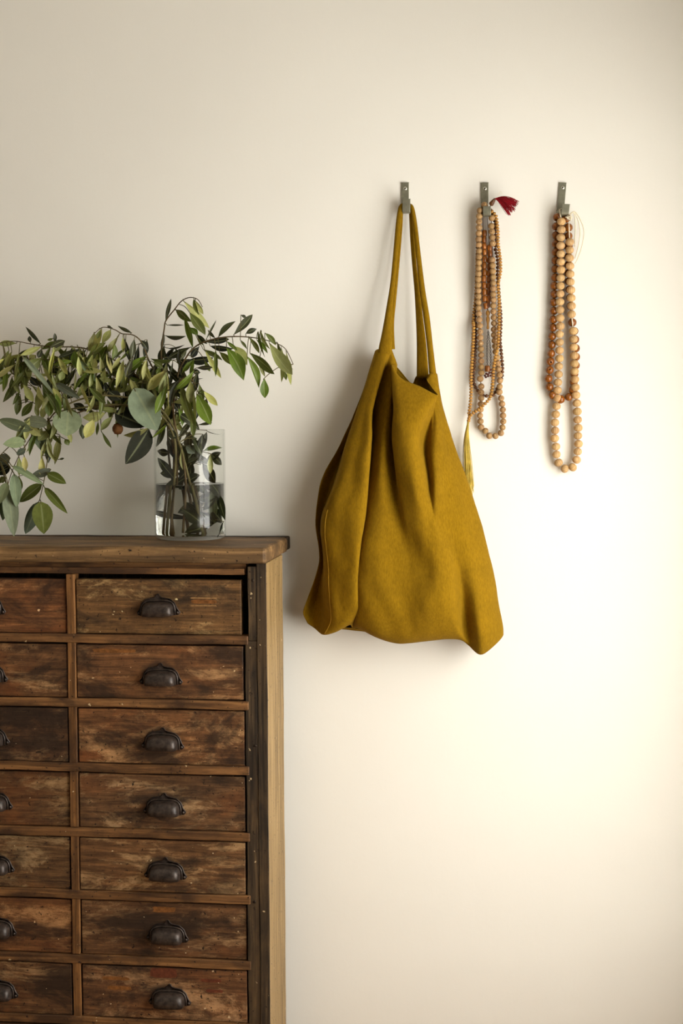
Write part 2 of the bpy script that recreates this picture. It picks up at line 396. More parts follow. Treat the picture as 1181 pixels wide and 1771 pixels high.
# remnants of old paper labels and paint on some fronts
def remnant(row, px0, px1, py0, py1, mat, sd):
    rr = random.Random(sd); dr = DRW[(0, row)]; yv = dr.location.y + CB.y
    a = P((px0+px1)/2, (py0+py1)/2, -yv); w = (P(px1, py0, -yv) - P(px0, py0, -yv)).length/2; h = (P(px0, py0, -yv) - P(px0, py1, -yv)).length/2
    n = 26; ol = []
    for i in range(n):
        t = 2*math.pi*i/n; cx, cz = math.cos(t), math.sin(t)
        ol.append((math.copysign(abs(cx)**.35, cx)*w*rr.uniform(.86, 1.04), math.copysign(abs(cz)**.35, cz)*h*rr.uniform(.8, 1.06)))
    V = [Vector((x, -.0001, z)) for x, z in ol] + [Vector((x, .0006, z)) for x, z in ol]
    Fc = [tuple(range(n)), tuple(range(n, 2*n))[::-1]] + [(i, (i+1) % n, n+(i+1) % n, n+i) for i in range(n)]
    obj('label_remnant', mesh('label_remnant', V, Fc, False), mat, dr, Vector((a.x, yv-.0002, a.z)) - CB - dr.location)
M['rem_a'] = flat('orange_label_remnant', srgb(116, 72, 32), .6, .3, var=.45, scale=160); M['rem_b'] = flat('red_label_remnant', srgb(92, 46, 26), .6, .3, var=.4, scale=160); M['rem_c'] = flat('pale_label_remnant', srgb(130, 96, 58), .6, .3, var=.4, scale=200)
for a in ((0, 327, 377, 1033, 1036, 'rem_c', 1), (0, 329, 375, 1037, 1044, 'rem_a', 2), (0, 329, 376, 1046, 1049, 'rem_c', 3), (1, 160, 238, 1122, 1129, 'rem_a', 4), (5, 263, 304, 1568, 1578, 'rem_a', 5), (6, 176, 224, 1689, 1695, 'rem_a', 6), (6, 184, 228, 1705, 1712, 'rem_a', 7), (6, 258, 308, 1674, 1691, 'rem_b', 8), (6, 346, 384, 1693, 1699, 'rem_b', 9), (6, 356, 386, 1711, 1717, 'rem_b', 10)):
    remnant(a[0], a[1], a[2], a[3], a[4], M[a[5]], a[6])
# dividers between the columns, one short post for each row
for c in range(1, NC):
    for r in range(NR):
        x = XG - PITCHX*c + .0005; z1 = ZR0 - PITCHZ*(r-1) - RT; z0 = ZR0 - PITCHZ*r
        if r == 0: z1 = ZT-TH-.022
        cpart(rough_board('divider_post', x+.0016, x+PITCHX-DW-.0024, YFR+.0004, YFR+.03, z0-.0005, z1+.0005, M['post'], 0.0012, amp=.0003, sd=r+c))
# bottom board and dark back of the drawer cells
cpart(box('bottom_board', XLEFT+.017, -.0185, YFR+.023, -GAP-.008, .06, .075, M['stile'], None))
tag(cab, 'worn brown wooden chest of many small drawers with dark cup pulls', 'cabinet')

# ------------------------------------------------------------------ wall hooks
def hook(name_label, plate_top, plate_bot, lip_top, lip_bot, wpx, lipd, screw):
    """strip of steel screwed to the wall, bent out and up into a lip; pixel measures are of the strip's centre line"""
    a = P(*plate_top, .0015); b = P(*plate_bot, .0015); lt = P(*lip_top, lipd); lb = P(*lip_bot, lipd)
    root = empty('wall_hook', (b.x, 0, b.z))
    w = wpx*0.00107/2
    def strip(pts, thick, name, wid):
        V, Fc = [], []; n = len(pts)
        for i, p in enumerate(pts):
            t = (pts[min(i+1, n-1)]-pts[max(i-1, 0)]).normalized()
            side = (b-a).cross(Vector((0, 1, 0))).normalized()
            nn = t.cross(side).normalized()
            ww = wid[i] if isinstance(wid, list) else wid
            for su, sn in ((-1, -1), (1, -1), (1, 1), (-1, 1)): V.append(p + side*su*ww + nn*sn*thick/2 - root.location)
        for i in range(n-1):
            for k in range(4):
                k2 = (k+1) % 4; Fc.append((i*4+k, i*4+k2, i*4+4+k2, i*4+4+k))
        Fc += [(0, 1, 2, 3), tuple((n-1)*4+k for k in (3, 2, 1, 0))]
        me = mesh(name, V, Fc, False); o = obj(name, me, M['steel'], root)
        bv = o.modifiers.new('bevel', 'BEVEL'); bv.width = .0006; bv.segments = 2
        return o
    plate = strip([a, a.lerp(b, .5), b], .0028, 'plate', w)
    # bend: from the plate's foot out to the lip
    q1 = b + Vector((0, -.001, -.001)); mid = (b+lb)/2 + Vector((0, 0, -.004))
    path = catmull([b + Vector((0, 0, .004)), b + Vector((0, -.004, -.003)), mid, lb + Vector((0, .0035, -.001)), lb + (lt-lb)*.15, lt], 4)
    strip(path, .0026, 'lip', w*1.02)
    sp = P(*screw, .003)
    V, Fc = lathe_data([(.0001, .0012), (.0016, .0014), (.0034, .0006), (.0036, 0)], 14)
    s = obj('screw', mesh('screw', [Vector((v.x, -v.z, v.y)) for v in V], Fc), M['screw'], root, sp - root.location)
    V, Fc = lathe_data([(.0001, .0004), (.0013, .0003), (.0014, 0)], 10)
    obj('screw_slot', mesh('screw_slot', [Vector((v.x, -v.z, v.y)) for v in V], Fc), M['hole'], s, (0, -.0013, 0))
    tag(root, name_label, 'hook', 'steel hooks in a row on the wall')
    return root
hook('grey steel wall hook holding the straps of the mustard tote bag', (700.5, 316), (700.5, 363), (703, 344), (702.5, 366), 13, .026, (700.6, 326))
hook('grey steel wall hook under the bead string with red tassel', (838, 316), (838, 368), (842, 357), (842, 371.5), 13, .028, (838.5, 326))
hook('slanted grey steel wall hook under the pale beads with white cord', (973, 316), (969, 368), (979, 353), (977, 370), 12.5, .028, (973, 324.5))

# ------------------------------------------------------------------ bead strings
def bead_wood(name, c1, c2, rings, rough=0.55, dist=2.0, spec=.3):
    n = NT(name); v = n.coord((1, 1, 1)); f = n.noise(v, 150, 4, .6)
    wv = n.new('ShaderNodeTexWave', wave_type='BANDS', bands_direction='X'); n.link(v, wv.inputs['Vector'])
    wv.inputs['Scale'].default_value = rings; wv.inputs['Distortion'].default_value = dist; wv.inputs['Detail'].default_value = 2; wv.inputs['Detail Scale'].default_value = 1.5
    c = n.mix(n.ramp(wv.outputs['Fac'], [(.25, G1), (.8, W1)]), c1, c2)
    c = n.mix(.35, c, n.ramp(f, [(.3, (.6, .6, .6, 1)), (.7, (1.2, 1.2, 1.2, 1))]), 'MULTIPLY')
    oi = n.new('ShaderNodeObjectInfo'); c = n.mix(1.0, c, oi.outputs['Color'], 'MULTIPLY')
    n.base(c, rough, spec); return n.m
M['pale'] = bead_wood('pale_bead_wood', srgb(202, 166, 116), srgb(186, 146, 96), 90, .6)
M['striped'] = bead_wood('striped_bead_wood', srgb(186, 150, 102), srgb(136, 100, 62), 260, .55, 1.2)
M['yellow'] = bead_wood('yellow_bead_wood', srgb(182, 134, 64), srgb(156, 108, 44), 300, .45)
M['brown'] = bead_wood('brown_bead_wood', srgb(106, 66, 34), srgb(72, 42, 22), 300, .4)
M['amber'] = bead_wood('amber_bead', srgb(142, 82, 22), srgb(114, 60, 14), 120, .22, 3, .5)
M['honey'] = bead_wood('honey_bead', srgb(166, 100, 36), srgb(118, 64, 20), 160, .25, 3, .5)
M['garnet'] = flat('garnet_bead', srgb(80, 24, 14), .2, .6)
M['cord_white'] = flat('white_cord', srgb(226, 214, 188), .8, .2)
M['cord_brown'] = flat('brown_cord', srgb(70, 44, 26), .8, .2)
M['red'] = flat('red_thread', srgb(140, 14, 26), .75, .2, var=.3)
M['goldthread'] = flat('yellow_thread', srgb(196, 170, 72), .6, .3, var=.3)
M['chain'] = flat('dull_silver', srgb(120, 112, 104), .35, .5, .8)

def bead_mesh(name, r, flatk, mat, hole=.22, n=18):
    prof = []
    for j in range(13):
        a = -math.pi/2 + math.pi*(.07 + .86*j/12)
        prof.append((r*math.cos(a), r*flatk*math.sin(a)))
    prof = [(r*hole*.8, -r*flatk*.80)] + prof + [(r*hole*.8, r*flatk*.80)]
    V, Fc = lathe_data(prof, n); m = mesh(name, V, Fc); m.materials.append(mat); return m
def spaced(pts, step, start=0):
    """points every step metres along a polyline"""
    out = []; carry = start
    for a, b in zip(pts, pts[1:]):
        L = (b-a).length
        while carry <= L:
            out.append(a.lerp(b, carry/L)); carry += step
        carry -= L
    return out
def string_beads(root, pts, me, name, rnd=.1, tint=.12):
    n = len(pts)
    for i, p in enumerate(pts):
        t = pts[min(i+1, n-1)] - pts[max(i-1, 0)]
        o = obj(name, me, None, root, p - root.location)
        q = t.to_track_quat('Z', 'Y').to_euler() if t.length > 1e-6 else (0, 0, 0)
        o.rotation_mode = 'QUATERNION'; o.rotation_quaternion = t.to_track_quat('Z', 'Y') @ Matrix.Rotation(random.uniform(0, 6.28), 3, 'Z').to_quaternion() @ Matrix.Rotation(random.uniform(-rnd, rnd), 3, 'X').to_quaternion()
        k = 1 + random.uniform(-tint, tint); o.color = (k, k*random.uniform(.97, 1.03), k*random.uniform(.94, 1.04), 1)
        s = random.uniform(.97, 1.03); o.scale = (s, s, s)
def cord(root, pts, r, mat, name='cord', sides=6):
    V, Fc = tube_data([p - root.location for p in pts], r, sides)
    return obj(name, mesh(name, V, Fc), mat, root)
c7 = lambda x, y: (920 + x/6.325, 300 + y/6.325)
c8 = lambda x, y: (920 + x/6.325, 560 + y/6.325)
c5 = lambda x, y: (780 + x/6.329, 300 + y/6.325)
c6 = lambda x, y: (780 + x/5.9, 560 + y/5.903)
def PP(lst, d):
    n = len(lst); return [P(x, y, d(i/(n-1)) if callable(d) else d) for i, (x, y) in enumerate(lst)]

# pale wooden beads on white cord (third hook)
pl_l = [c7(*p) for p in ((320,527),(320,615),(315,702),(313,790),(315,880),(315,967),(315,1055),(313,1143),(310,1230),(308,1317),(305,1405),(305,1493),(305,1582),(308,1670))]
pl_l += [c8(*p) for p in ((300,113),(300,202),(300,290),(300,378),(292,465),(290,552),(283,640),(278,727),(278,813),(267,902),(258,990),(250,1080),(252,1167),(247,1253),(262,1343),(268,1430),(290,1520),(358,1585),(445,1570),(487,1487),(500,1398),(508,1313),(502,1225),(505,1138),(499,1050),(495,960),(490,868),(480,780),(473,695),(468,608),(465,520),(463,435),(460,347),(455,255),(453,168),(450,78))]
pl_l += [c7(*p) for p in ((432,1540),(432,1450),(427,1362),(425,1275),(420,1187),(417,1100),(415,1013),(410,925),(410,838),(412,750))]
def dpale(t): return .0245 - .012*math.sin(math.pi*t)**1.2
pts = PP(pl_l, dpale)
rt = empty('bead_string', pts[24])
me = bead_mesh('bead', .0079, .92, M['pale'])
string_beads(rt, pts, me, 'bead')
up = [P(*c7(300, 395), .020), P(*c7(312, 470), .0245)] + pts + [P(*c7(408, 690), .024), P(*c7(405, 600), .024), P(*c7(402, 530), .024)]
cord(rt, up, .0011, M['cord_white'])
cord(rt, [P(*c7(300, 395), .020), P(*c7(330, 380), .012), P(*c7(375, 400), .018), P(*c7(400, 440), .024)], .0011, M['cord_white'])
kn = Acc()
for k in range(4):
    cc = P(*c7(405+10*math.sin(k*2), 475+12*math.cos(k*2.3)), .026); ring = []
    ax = Vector((random.uniform(-1, 1), random.uniform(-1, 1), random.uniform(-1, 1))).normalized(); u = ax.orthogonal().normalized(); v = ax.cross(u)
    for j in range(15):
        a = 2*math.pi*j/13; ring.append(cc - rt.location + (u*math.cos(a)*.0055 + v*math.sin(a)*.0042))
    kn.add(tube_data(ring, .0011, 6))
obj('knot', mesh('knot', kn.V, kn.F), M['cord_white'], rt)
for ends in (((420,450),(450,420),(500,500),(525,640),(510,780),(470,930)), ((430,440),(470,420),(530,510),(568,640),(545,800),(500,930),(470,985)), ((415,440),(455,430),(475,560),(470,700),(470,800))):
    cord(rt, catmull([P(*c7(*p), .024 - .002*i) for i, p in enumerate(ends)], 5), .0010, M['cord_white'], 'cord_end')
tag(rt, 'string of pale wooden beads with a white knotted cord, front strand on right hook', 'necklace', 'bead strings on the hooks')

# amber brown beads behind them
am = [c7(*p) for p in ((275,480),(262,580),(260,678),(260,770),(258,860),(255,950),(252,1045),(252,1138),(243,1230),(243,1320),(238,1410),(238,1503),(233,1598),(230,1688))]
am += [c8(*p) for p in ((228,42),(220,138),(215,230),(210,323),(200,412),(193,505),(180,600),(190,690),(222,780),(312,826),(402,800),(446,722),(455,640),(462,550),(478,455),(480,362),(478,268),(470,172),(462,80))]
am += [c7(*p) for p in ((440,1630),(432,1540),(425,1450),(418,1360),(410,1270),(405,1180),(400,1090),(400,1000),(398,910),(398,800),(397,685),(397,592),(372,492))]
pts = PP(am, lambda t: .0115)
rt = empty('bead_string', pts[22]); me = bead_mesh('bead', .0078, .97, M['amber'])
string_beads(rt, pts, me, 'bead', 3)
cord(rt, [P(*c7(300, 440), .013)] + pts + [P(*c7(330, 450), .013), P(*c7(300, 440), .013)], .0009, M['cord_brown'])
tag(rt, 'glossy amber brown bead string hanging behind the pale beads on right hook', 'necklace', 'bead strings on the hooks')

# large striped wooden beads (second hook)
st = [c5(*p) for p in ((365,345),(315,405),(308,468),(305,528),(305,590),(303,655),(302,718),(303,782),(305,848),(305,910),(303,975),(300,1037),(300,1098),(297,1158),(297,1220),(297,1283),(297,1345),(297,1408),(298,1472),(303,1535),(307,1600),(312,1665))]
st += [c6(*p) for p in ((295,80),(297,140),(300,200),(303,257),(307,320),(307,380),(307,440),(307,500),(297,562),(307,640),(305,700),(307,760),(302,818),(300,875),(295,937),(300,995),(305,1055),(350,1093),(390,1143),(453,1145),(508,1115),(525,1058),(532,997),(530,937),(528,877),(520,818),(510,760),(493,697),(495,640),(498,580),(493,522),(483,462),(478,405),(470,345),(455,285),(450,230),(445,172),(440,115))]
st += [c5(*p) for p in ((469,1705),(470,1640),(468,1577),(463,1512),(460,1447),(462,1383),(460,1322),(460,1260),(460,1198),(460,1133),(457,1070),(455,1007),(450,945),(455,765),(450,700),(445,637),(440,575),(445,487))]
pts = PP(st, lambda t: .0215 - .011*math.sin(math.pi*t)**2)
rt = empty('bead_string', pts[42]); me = bead_mesh('bead', .0060, .95, M['striped'])
string_beads(rt, pts, me, 'bead', .6)
cord(rt, pts + [P(*c5(435, 420), .020), P(*c5(400, 350), .014)] + pts[:1], .0008, M['cord_brown'])
tag(rt, 'longest string of round striped wooden beads on the middle hook', 'necklace', 'bead strings on the hooks')

# amber cylinder beads with a carved end piece and chain
def cyl_bead(name, r, h, mat, n=14):
    prof = [(r*.25, -h*.45), (r*.82, -h*.5), (r, -h*.36), (r*1.03, 0), (r, h*.36), (r*.82, h*.5), (r*.25, h*.45)]
    V, Fc = lathe_data(prof, n); m = mesh(name, V, Fc); m.materials.append(mat); return m
hb = [c5(*p) for p in ((365,655),(362,724),(362,795),(365,865),(367,938),(363,1010),(365,1082),(360,1152),(362,1225),(365,1297),(367,1370),(380,1450))]
hr = [c5(*p) for p in ((420,815),(424,880),(420,950),(418,1020),(416,1090),(415,1160),(414,1230),(413,1300),(411,1370),(402,1435))]
ptl, ptr = PP(hb, .0115), PP(hr, .0105)
rt = empty('prayer_bead_string', ptl[-1]); me = cyl_bead('bead', .0043, .0112, M['honey'])
string_beads(rt, ptl, me, 'bead', .06, .25); string_beads(rt, ptr, me, 'bead', .06, .25)
cord(rt, [P(*c5(385, 375), .012), P(*c5(347, 470), .0115), P(*c5(350, 600), .0115)] + ptl + [P(*c5(403, 1500), .0115)], .0006, M['cord_brown'])
cord(rt, [P(*c5(385, 375), .012), P(*c5(405, 600), .0105)] + ptr + [P(*c5(403, 1500), .0115)], .0006, M['cord_brown'])
a, b = P(*c5(403, 1495), .012), P(*c5(405, 1705), .012); L = (b-a).length
prof = [(.0008, 0), (.003, .03), (.0042, .12), (.0044, .2), (.0028, .28), (.0024, .33), (.0036, .40), (.0038, .52), (.0026, .66), (.0022, .78), (.0029, .9), (.0026, .97), (.0008, 1)]
V, Fc = lathe_data([(r*.92, -t*L) for r, t in prof], 14)
obj('carved_end', mesh('carved_end', V, Fc), M['yellow'], rt, a - rt.location)
for k, (x0, x1, y1) in enumerate(((372, 372, 425), (382, 402, 440))):
    ca, cb = P(*c6(378, 75), .012), P(*c6(x1, y1), .011); nl = 22; ac = Acc()
    for j in range(nl):
        p = ca.lerp(cb, j/(nl-1)) + Vector((math.sin(j/(nl-1)*3.1)*(-.0015 if k == 0 else .002), 0, 0)); ring = []
        for q in range(9):
            an = 2*math.pi*q/8
            u = Vector((1, 0, 0)) if j % 2 else Vector((.3, 1, 0)).normalized()
            ring.append(p + u*math.cos(an)*.0014 + Vector((0, 0, 1))*math.sin(an)*.0022 - rt.location)
        ac.add(tube_data(ring, .00045, 5))
    obj('chain', mesh('chain', ac.V, ac.F), M['chain'], rt)
cc = P(*c6(370, 458), .011); me2 = cyl_bead('end_bead', .0046, .0115, M['honey']); o = obj('end_bead', me2, None, rt, cc - rt.location)
gm = bead_mesh('garnet', .0023, .9, M['garnet'], n=10)
for (x, y) in ((345, 530), (360, 510), (378, 518), (392, 500), (355, 545), (408, 470), (415, 500), (405, 530), (378, 535)):
    obj('garnet', gm, None, rt, P(*c6(x, y), .011 + random.uniform(-.002, .002)) - rt.location)
tag(rt, 'short string of honey brown cylinder beads with carved end piece on middle hook', 'necklace', 'bead strings on the hooks')

# small dark brown beads with the red tassel
dk = [c5(430, 400), c5(330, 450), c5(295, 700), c5(285, 1000), c5(275, 1300), c5(268, 1500), c5(268, 1650)] + [c6(*p) for p in ((250,100),(252,160),(248,240),(242,320),(238,400),(230,480),(226,540),(232,600),(255,655),(290,700),(335,735),(375,735),(420,735),(448,705),(480,640),(515,560),(522,500),(524,440),(520,380),(514,320),(508,250),(500,180))] + [c5(*p) for p in ((545,1600),(530,1400),(520,1250),(508,1120),(510,1040),(510,960),(500,890),(485,835),(490,770),(486,640),(480,540),(462,440),(430,400))]
pp = PP(dk, lambda t: .0085 if .05 < t < .95 else .014); pp = catmull(pp, 6)
rt = empty('prayer_bead_string', pp[len(pp)//2]); me = bead_mesh('bead', .0035, .9, M['brown'], n=12)
string_beads(rt, spaced(pp, .0066), me, 'bead', 3, .3)
cord(rt, pp, .0006, M['cord_brown'], sides=4)
a, b = P(*c5(428, 350), .030), P(*c5(482, 275), .033); dirv = (b-a); L = dirv.length
V, Fc = lathe_data([(.0006, 0), (.0034, .05), (.0046, .2), (.0040, .5), (.0026, .85), (.0022, 1.0), (.0006, 1.02)], 12)
g = obj('guru_bead', mesh('guru_bead', [Vector((v.x, v.y, v.z*L)) for v in V], Fc), M['brown'], rt, a - rt.location)
g.rotation_mode = 'QUATERNION'; g.rotation_quaternion = dirv.to_track_quat('Z', 'Y')
cord(rt, [P(*c5(430, 400), .014), P(*c5(425, 375), .024), a], .0008, M['cord_brown'])
def tassel(root, name, mat, start, ends, n, r, bulge, seed, spread=1.0, sides=4):
    rnd = random.Random(seed); ac = Acc()
    for i in range(n):
        f = rnd.random(); k = f*(len(ends)-1); j = min(int(k), len(ends)-2)
        e = ends[j][0].lerp(ends[j+1][0], k-j); out = Vector((rnd.gauss(0, 1), rnd.gauss(0, 1), rnd.gauss(0, .6)))*spread
        s = start + Vector((rnd.gauss(0, .0007), rnd.gauss(0, .0007), rnd.gauss(0, .0004)))
        ln = rnd.uniform(.84, 1.03); e = s + (e-s)*ln + out*.0016
        m1 = s.lerp(e, .3) + bulge + out*.0011; m2 = s.lerp(e, .66) + bulge*.8 + out*.0015
        ac.add(tube_data([q - root.location for q in catmull([s, m1, m2, e], 3)], r, sides, False))
    o = obj(name, mesh(name, ac.V, ac.F), mat, root); o['kind'] = 'stuff'; return o
tassel(rt, 'tassel', M['red'], P(*c5(488, 278), .034), [(P(*c5(735, 290), .034),), (P(*c5(715, 340), .040),), (P(*c5(690, 400), .036),), (P(*c5(630, 470), .032),)], 150, .00042, Vector((.0005, -.001, .0032)), 5)
cord(rt, catmull([b, P(*c5(510, 260), .034), P(*c5(540, 195), .034), P(*c5(560, 225), .034)], 4), .0003, M['cord_white'], 'loose_thread')
tag(rt, 'string of small dark brown beads with a red tassel on the middle hook', 'necklace', 'bead strings on the hooks')

# small yellow wooden beads with the long yellow tassel
yr = [c5(*p) for p in ((420,400),(462,430),(490,465),(500,525),(507,590),(512,660),(512,720),(515,790),(525,850),(535,920),(540,990),(540,1060),(530,1130),(515,1200),(515,1260),(520,1330),(525,1400),(525,1470),(525,1540),(523,1620),(520,1700))]
yr += [c6(*p) for p in ((487,40),(482,110),(480,190),(472,260),(455,320),(445,380),(435,440),(430,500),(427,560),(422,620),(415,680),(405,735),(375,785),(330,830),(280,875),(230,905),(195,938))]
yl = [c6(*p) for p in ((183,915),(190,870),(198,800),(203,720),(205,650),(203,580),(205,500),(210,420),(215,340),(220,260),(224,180),(228,100),(230,20))] + [c5(*p) for p in ((243,1620),(250,1530),(262,1430),(275,1250),(285,1000),(292,700),(310,450),(370,370),(420,400))]
def dyr(t): return .020 + .011*max(0, math.sin(math.pi*min(1, max(0, (t-.45)/.55))))
pr = catmull(PP(yr, dyr), 5); plf = catmull(PP(yl, lambda t: .017 if t < .6 else .0095), 5)
rt = empty('prayer_bead_string', P(*c6(185, 960), .017)); me = bead_mesh('bead', .0035, .78, M['yellow'], n=12)
string_beads(rt, spaced(pr, .0056), me, 'bead', .15, .15); string_beads(rt, spaced(plf, .0056), me, 'bead', .15, .15)
for q in (pr, plf): cord(rt, q, .0006, M['cord_brown'], sides=4)
string_beads(rt, spaced([P(*c6(188, 940), .018), P(*c6(176, 1000), .017)], .0045), me, 'bead', .15, .15)
tassel(rt, 'tassel', M['goldthread'], P(*c6(174, 1000), .017), [(P(*c6(150, 1600), .016),), (P(*c6(165, 1690), .022),), (P(*c6(190, 1735), .020),), (P(*c6(222, 1730), .016),)], 240, .00042, Vector((-.0032, -.001, 0)), 8, .65)
tag(rt, 'string of small yellow wooden beads with a long yellow tassel on middle hook', 'necklace', 'bead strings on the hooks')

# ------------------------------------------------------------------ the linen tote bag
def linen():
    n = NT('mustard_linen'); tc = n.new('ShaderNodeTexCoord')
    def wave(dirn):
        w = n.new('ShaderNodeTexWave', wave_type='BANDS', bands_direction=dirn); n.link(tc.outputs['Object'], w.inputs['Vector'])
        w.inputs['Scale'].default_value = 260; w.inputs['Distortion'].default_value = 3.0; w.inputs['Detail'].default_value = 2; w.inputs['Detail Scale'].default_value = 2
        return w.outputs['Fac']
    a, b = wave('X'), wave('Z'); mu = n.new('ShaderNodeMath', operation='MULTIPLY'); n.link(a, mu.inputs[0]); n.link(b, mu.inputs[1])
    mp = n.new('ShaderNodeMapping'); mp.inputs['Scale'].default_value = (1, 1, .25); n.link(tc.outputs['Object'], mp.inputs[0])
    f1 = n.noise(mp.outputs[0], 420, 5, .75); f2 = n.noise(tc.outputs['Object'], 22, 6, .62)
    c = n.ramp(f1, [(.25, srgb(106, 78, 6)), (.75, srgb(144, 108, 16))])
    c = n.mix(.5, c, n.ramp(f2, [(.3, (.8, .8, .78, 1)), (.7, (1.15, 1.15, 1.12, 1))]), 'MULTIPLY')
    n.base(c, .92, .08)
    n.b.inputs['Sheen Weight'].default_value = .12; n.b.inputs['Sheen Roughness'].default_value = .5; n.b.inputs['Sheen Tint'].default_value = srgb(215, 180, 90)
    n.bump(mu.outputs[0], .25, .0006); return n.m
M['linen'] = linen()
M['stitch'] = flat('mustard_stitching', srgb(168, 130, 40), .9, .1)
LINES = [  # front of the bag, left to right: rim first, then down to the bottom edge (pixel x, y and millimetres off the wall)
 [(651,609,36),(619.5,700,46),(591.5,760,54),(555,832,58),(547.5,900,60),(552,972,60),(533,1032,58),(525.5,1058,56),(533,1075,52)],
 [(650,607,46),(622,702,40),(599,764,34),(575,836,34),(556,902,44),(559,980,46),(549,1038,38),(546,1064,44),(547,1085,54)],
 [(653,605,58),(624,695,66),(603,760,88),(583,830,102),(561,900,104),(565,980,106),(568,1040,106),(569,1072,100),(561,1095,82)],
 [(662,604,64),(634,700,76),(623,760,100),(608,830,114),(593,900,119),(592,980,122),(591,1040,120),(591,1072,112),(581,1091,94)],
 [(671,604,64),(646,700,76),(641.5,760,100),(636,830,114),(629,900,121),(619,980,127),(618,1040,124),(616,1060,114),(604,1079,100)],
 [(676,605,60),(645,702,30),(638,762,26),(628,832,32),(620,900,46),(609,980,66),(607,1040,74),(610,1066,84),(610,1084,78)],
 [(680,614,56),(663,700,54),(653,760,66),(642,830,84),(632,900,104),(620,980,118),(619.5,1040,120),(619,1070,112),(620,1085,96)],
 [(686,631,50),(674,700,64),(667,760,84),(660,830,106),(655,900,122),(650,980,133),(648,1045,133),(650,1087,118),(652,1101,100)],
 [(683,632,56),(686,700,38),(686,760,42),(686,830,78),(690,900,110),(696,980,127),(690,1045,132),(684,1093,120),(684,1110.5,100)],
 [(678,634,78),(681.5,700,100),(680,760,106),(689,830,118),(705,900,122),(719,980,129),(712,1045,134),(706,1093,122),(706,1110.5,100)],
 [(694,655,90),(703,706,116),(704,765,124),(714,830,136),(727,900,134),(739,980,134),(735,1045,139),(732,1091,124),(730,1108,100)],
 [(725,668.5,95),(728,714,114),(721,765,114),(733,830,124),(741,900,131),(752,980,140),(755,1045,140),(756,1089,122),(756,1105,98)],
 [(756,684,92),(750,699,92),(735,765,72),(741,830,96),(750,900,127),(764,980,138),(772,1045,137),(776,1086,120),(778,1103,96)],
 [(747,671,74),(749,708,80),(747,767,90),(752,830,112),(757,900,122),(778,980,128),(787,1045,126),(792,1086,114),(798,1105,92)],
 [(738.5,656,60),(754,714,80),(757,768,92),(766,830,104),(774,900,110),(794,985,108),(803,1050,94),(806,1090,84),(811,1114,82)],
 [(746,645,56),(760,706,68),(769,768,76),(786,830,86),(803,900,92),(820,985,102),(828,1050,112),(833,1100,108),(834,1129,92)],
 [(755,647,44),(764,701,48),(783,765,48),(807,830,48),(829,900,50),(850,980,52),(861.5,1045,54),(868,1083,56),(869,1097,56)],
 # back of the bag, right to left
 [(746,648,30),(755,702,22),(768,765,18),(788,832,16),(806,900,14),(826,980,14),(836,1045,16),(842,1085,20),(842,1100,30)],
 [(722,650,22),(725,702,14),(730,765,11),(738,832,10),(746,900,10),(756,980,10),(762,1045,12),(764,1085,16),(764,1100,28)],
 [(712,664,18),(700,702,12),(692,765,10),(690,832,9),(690,900,9),(692,980,10),(692,1045,12),(692,1085,16),(692,1100,28)],
 [(690,640,20),(668,702,14),(650,765,11),(636,832,10),(630,900,10),(632,980,10),(628,1045,12),(625,1080,16),(625,1090,28)],
 [(666,612,26),(638,702,24),(615,762,22),(588,832,18),(576,900,18),(580,975,20),(566,1035,22),(560,1068,24),(560,1083,32)],
]
NROW = len(LINES[0]); NA, NB = 8, 9
WLD = [[P(x, y, d/1000) for x, y, d in ln] for ln in LINES]
# the underside closes on a seam between front and back
for ln, raw in zip(WLD, LINES):
    x, y, d = raw[-1]
    ln.append(P(x, y-1.5, (d*.55+38*.45)/1000)); ln.append(P(x + (0 if d > 35 else 0), y-3, .040))
rows = []
down = [catmull(ln, NA) for ln in WLD]
for r in range(len(down[0])): rows.append(catmull([c[r] for c in down], NB, True))
bag = empty('tote_bag', P(700, 1100, .05)); BO = bag.location
from mathutils import noise as mn
V = []
nr, nc = len(rows), len(rows[0])
for r, row in enumerate(rows):
    for k, p in enumerate(row):
        w = max(0, min(1, (p.z - (BO.z-.05))/.05))*min(1, r/10)
        nz = mn.noise(p*14)*.0035 + mn.noise(Vector((p.x*34 + p.z*9, p.y*30, p.z*13)))*.0028 + mn.noise(Vector((p.x*60 - p.z*30, p.y*40, p.z*45)))*.0010 + mn.noise(p*90)*.0004
        q = p - BO
        if p.y < -.03: q = q + Vector((nz*.35, nz, 0))*(.25+.75*w)
        V.append(q)
Fc = [(r*nc+k, r*nc+(k+1) % nc, (r+1)*nc+(k+1) % nc, (r+1)*nc+k) for r in range(nr-1) for k in range(nc)]
body = obj('body', mesh('body', V, Fc), M['linen'], bag)
sol = body.modifiers.new('cloth', 'SOLIDIFY'); sol.thickness = .0014; sol.offset = -1
# folded hem along the rim and the corner seam of the left side
rim = [Vector(V[k]) for k in range(nc)] + [Vector(V[0])]
tv, tf = tube_data(rim, .0011, 6, False); obj('hem', mesh('hem', tv, tf), M['linen'], bag)
def seam(line_a, line_b, f, r0, r1, name='seam', rad=.0009):
    pts = []
    for r in range(int(r0*NA), int(r1*NA)+1):
        k = int((line_a + f)*NB) % nc; v = Vector(V[r*nc+k]); pts.append(v + Vector((-.0004, -.0014, 0)))
    tv, tf = tube_data(pts, rad, 5); obj(name, mesh(name, tv, tf), M['stitch'], bag)
seam(2, 3, .12, 3.8, 8)
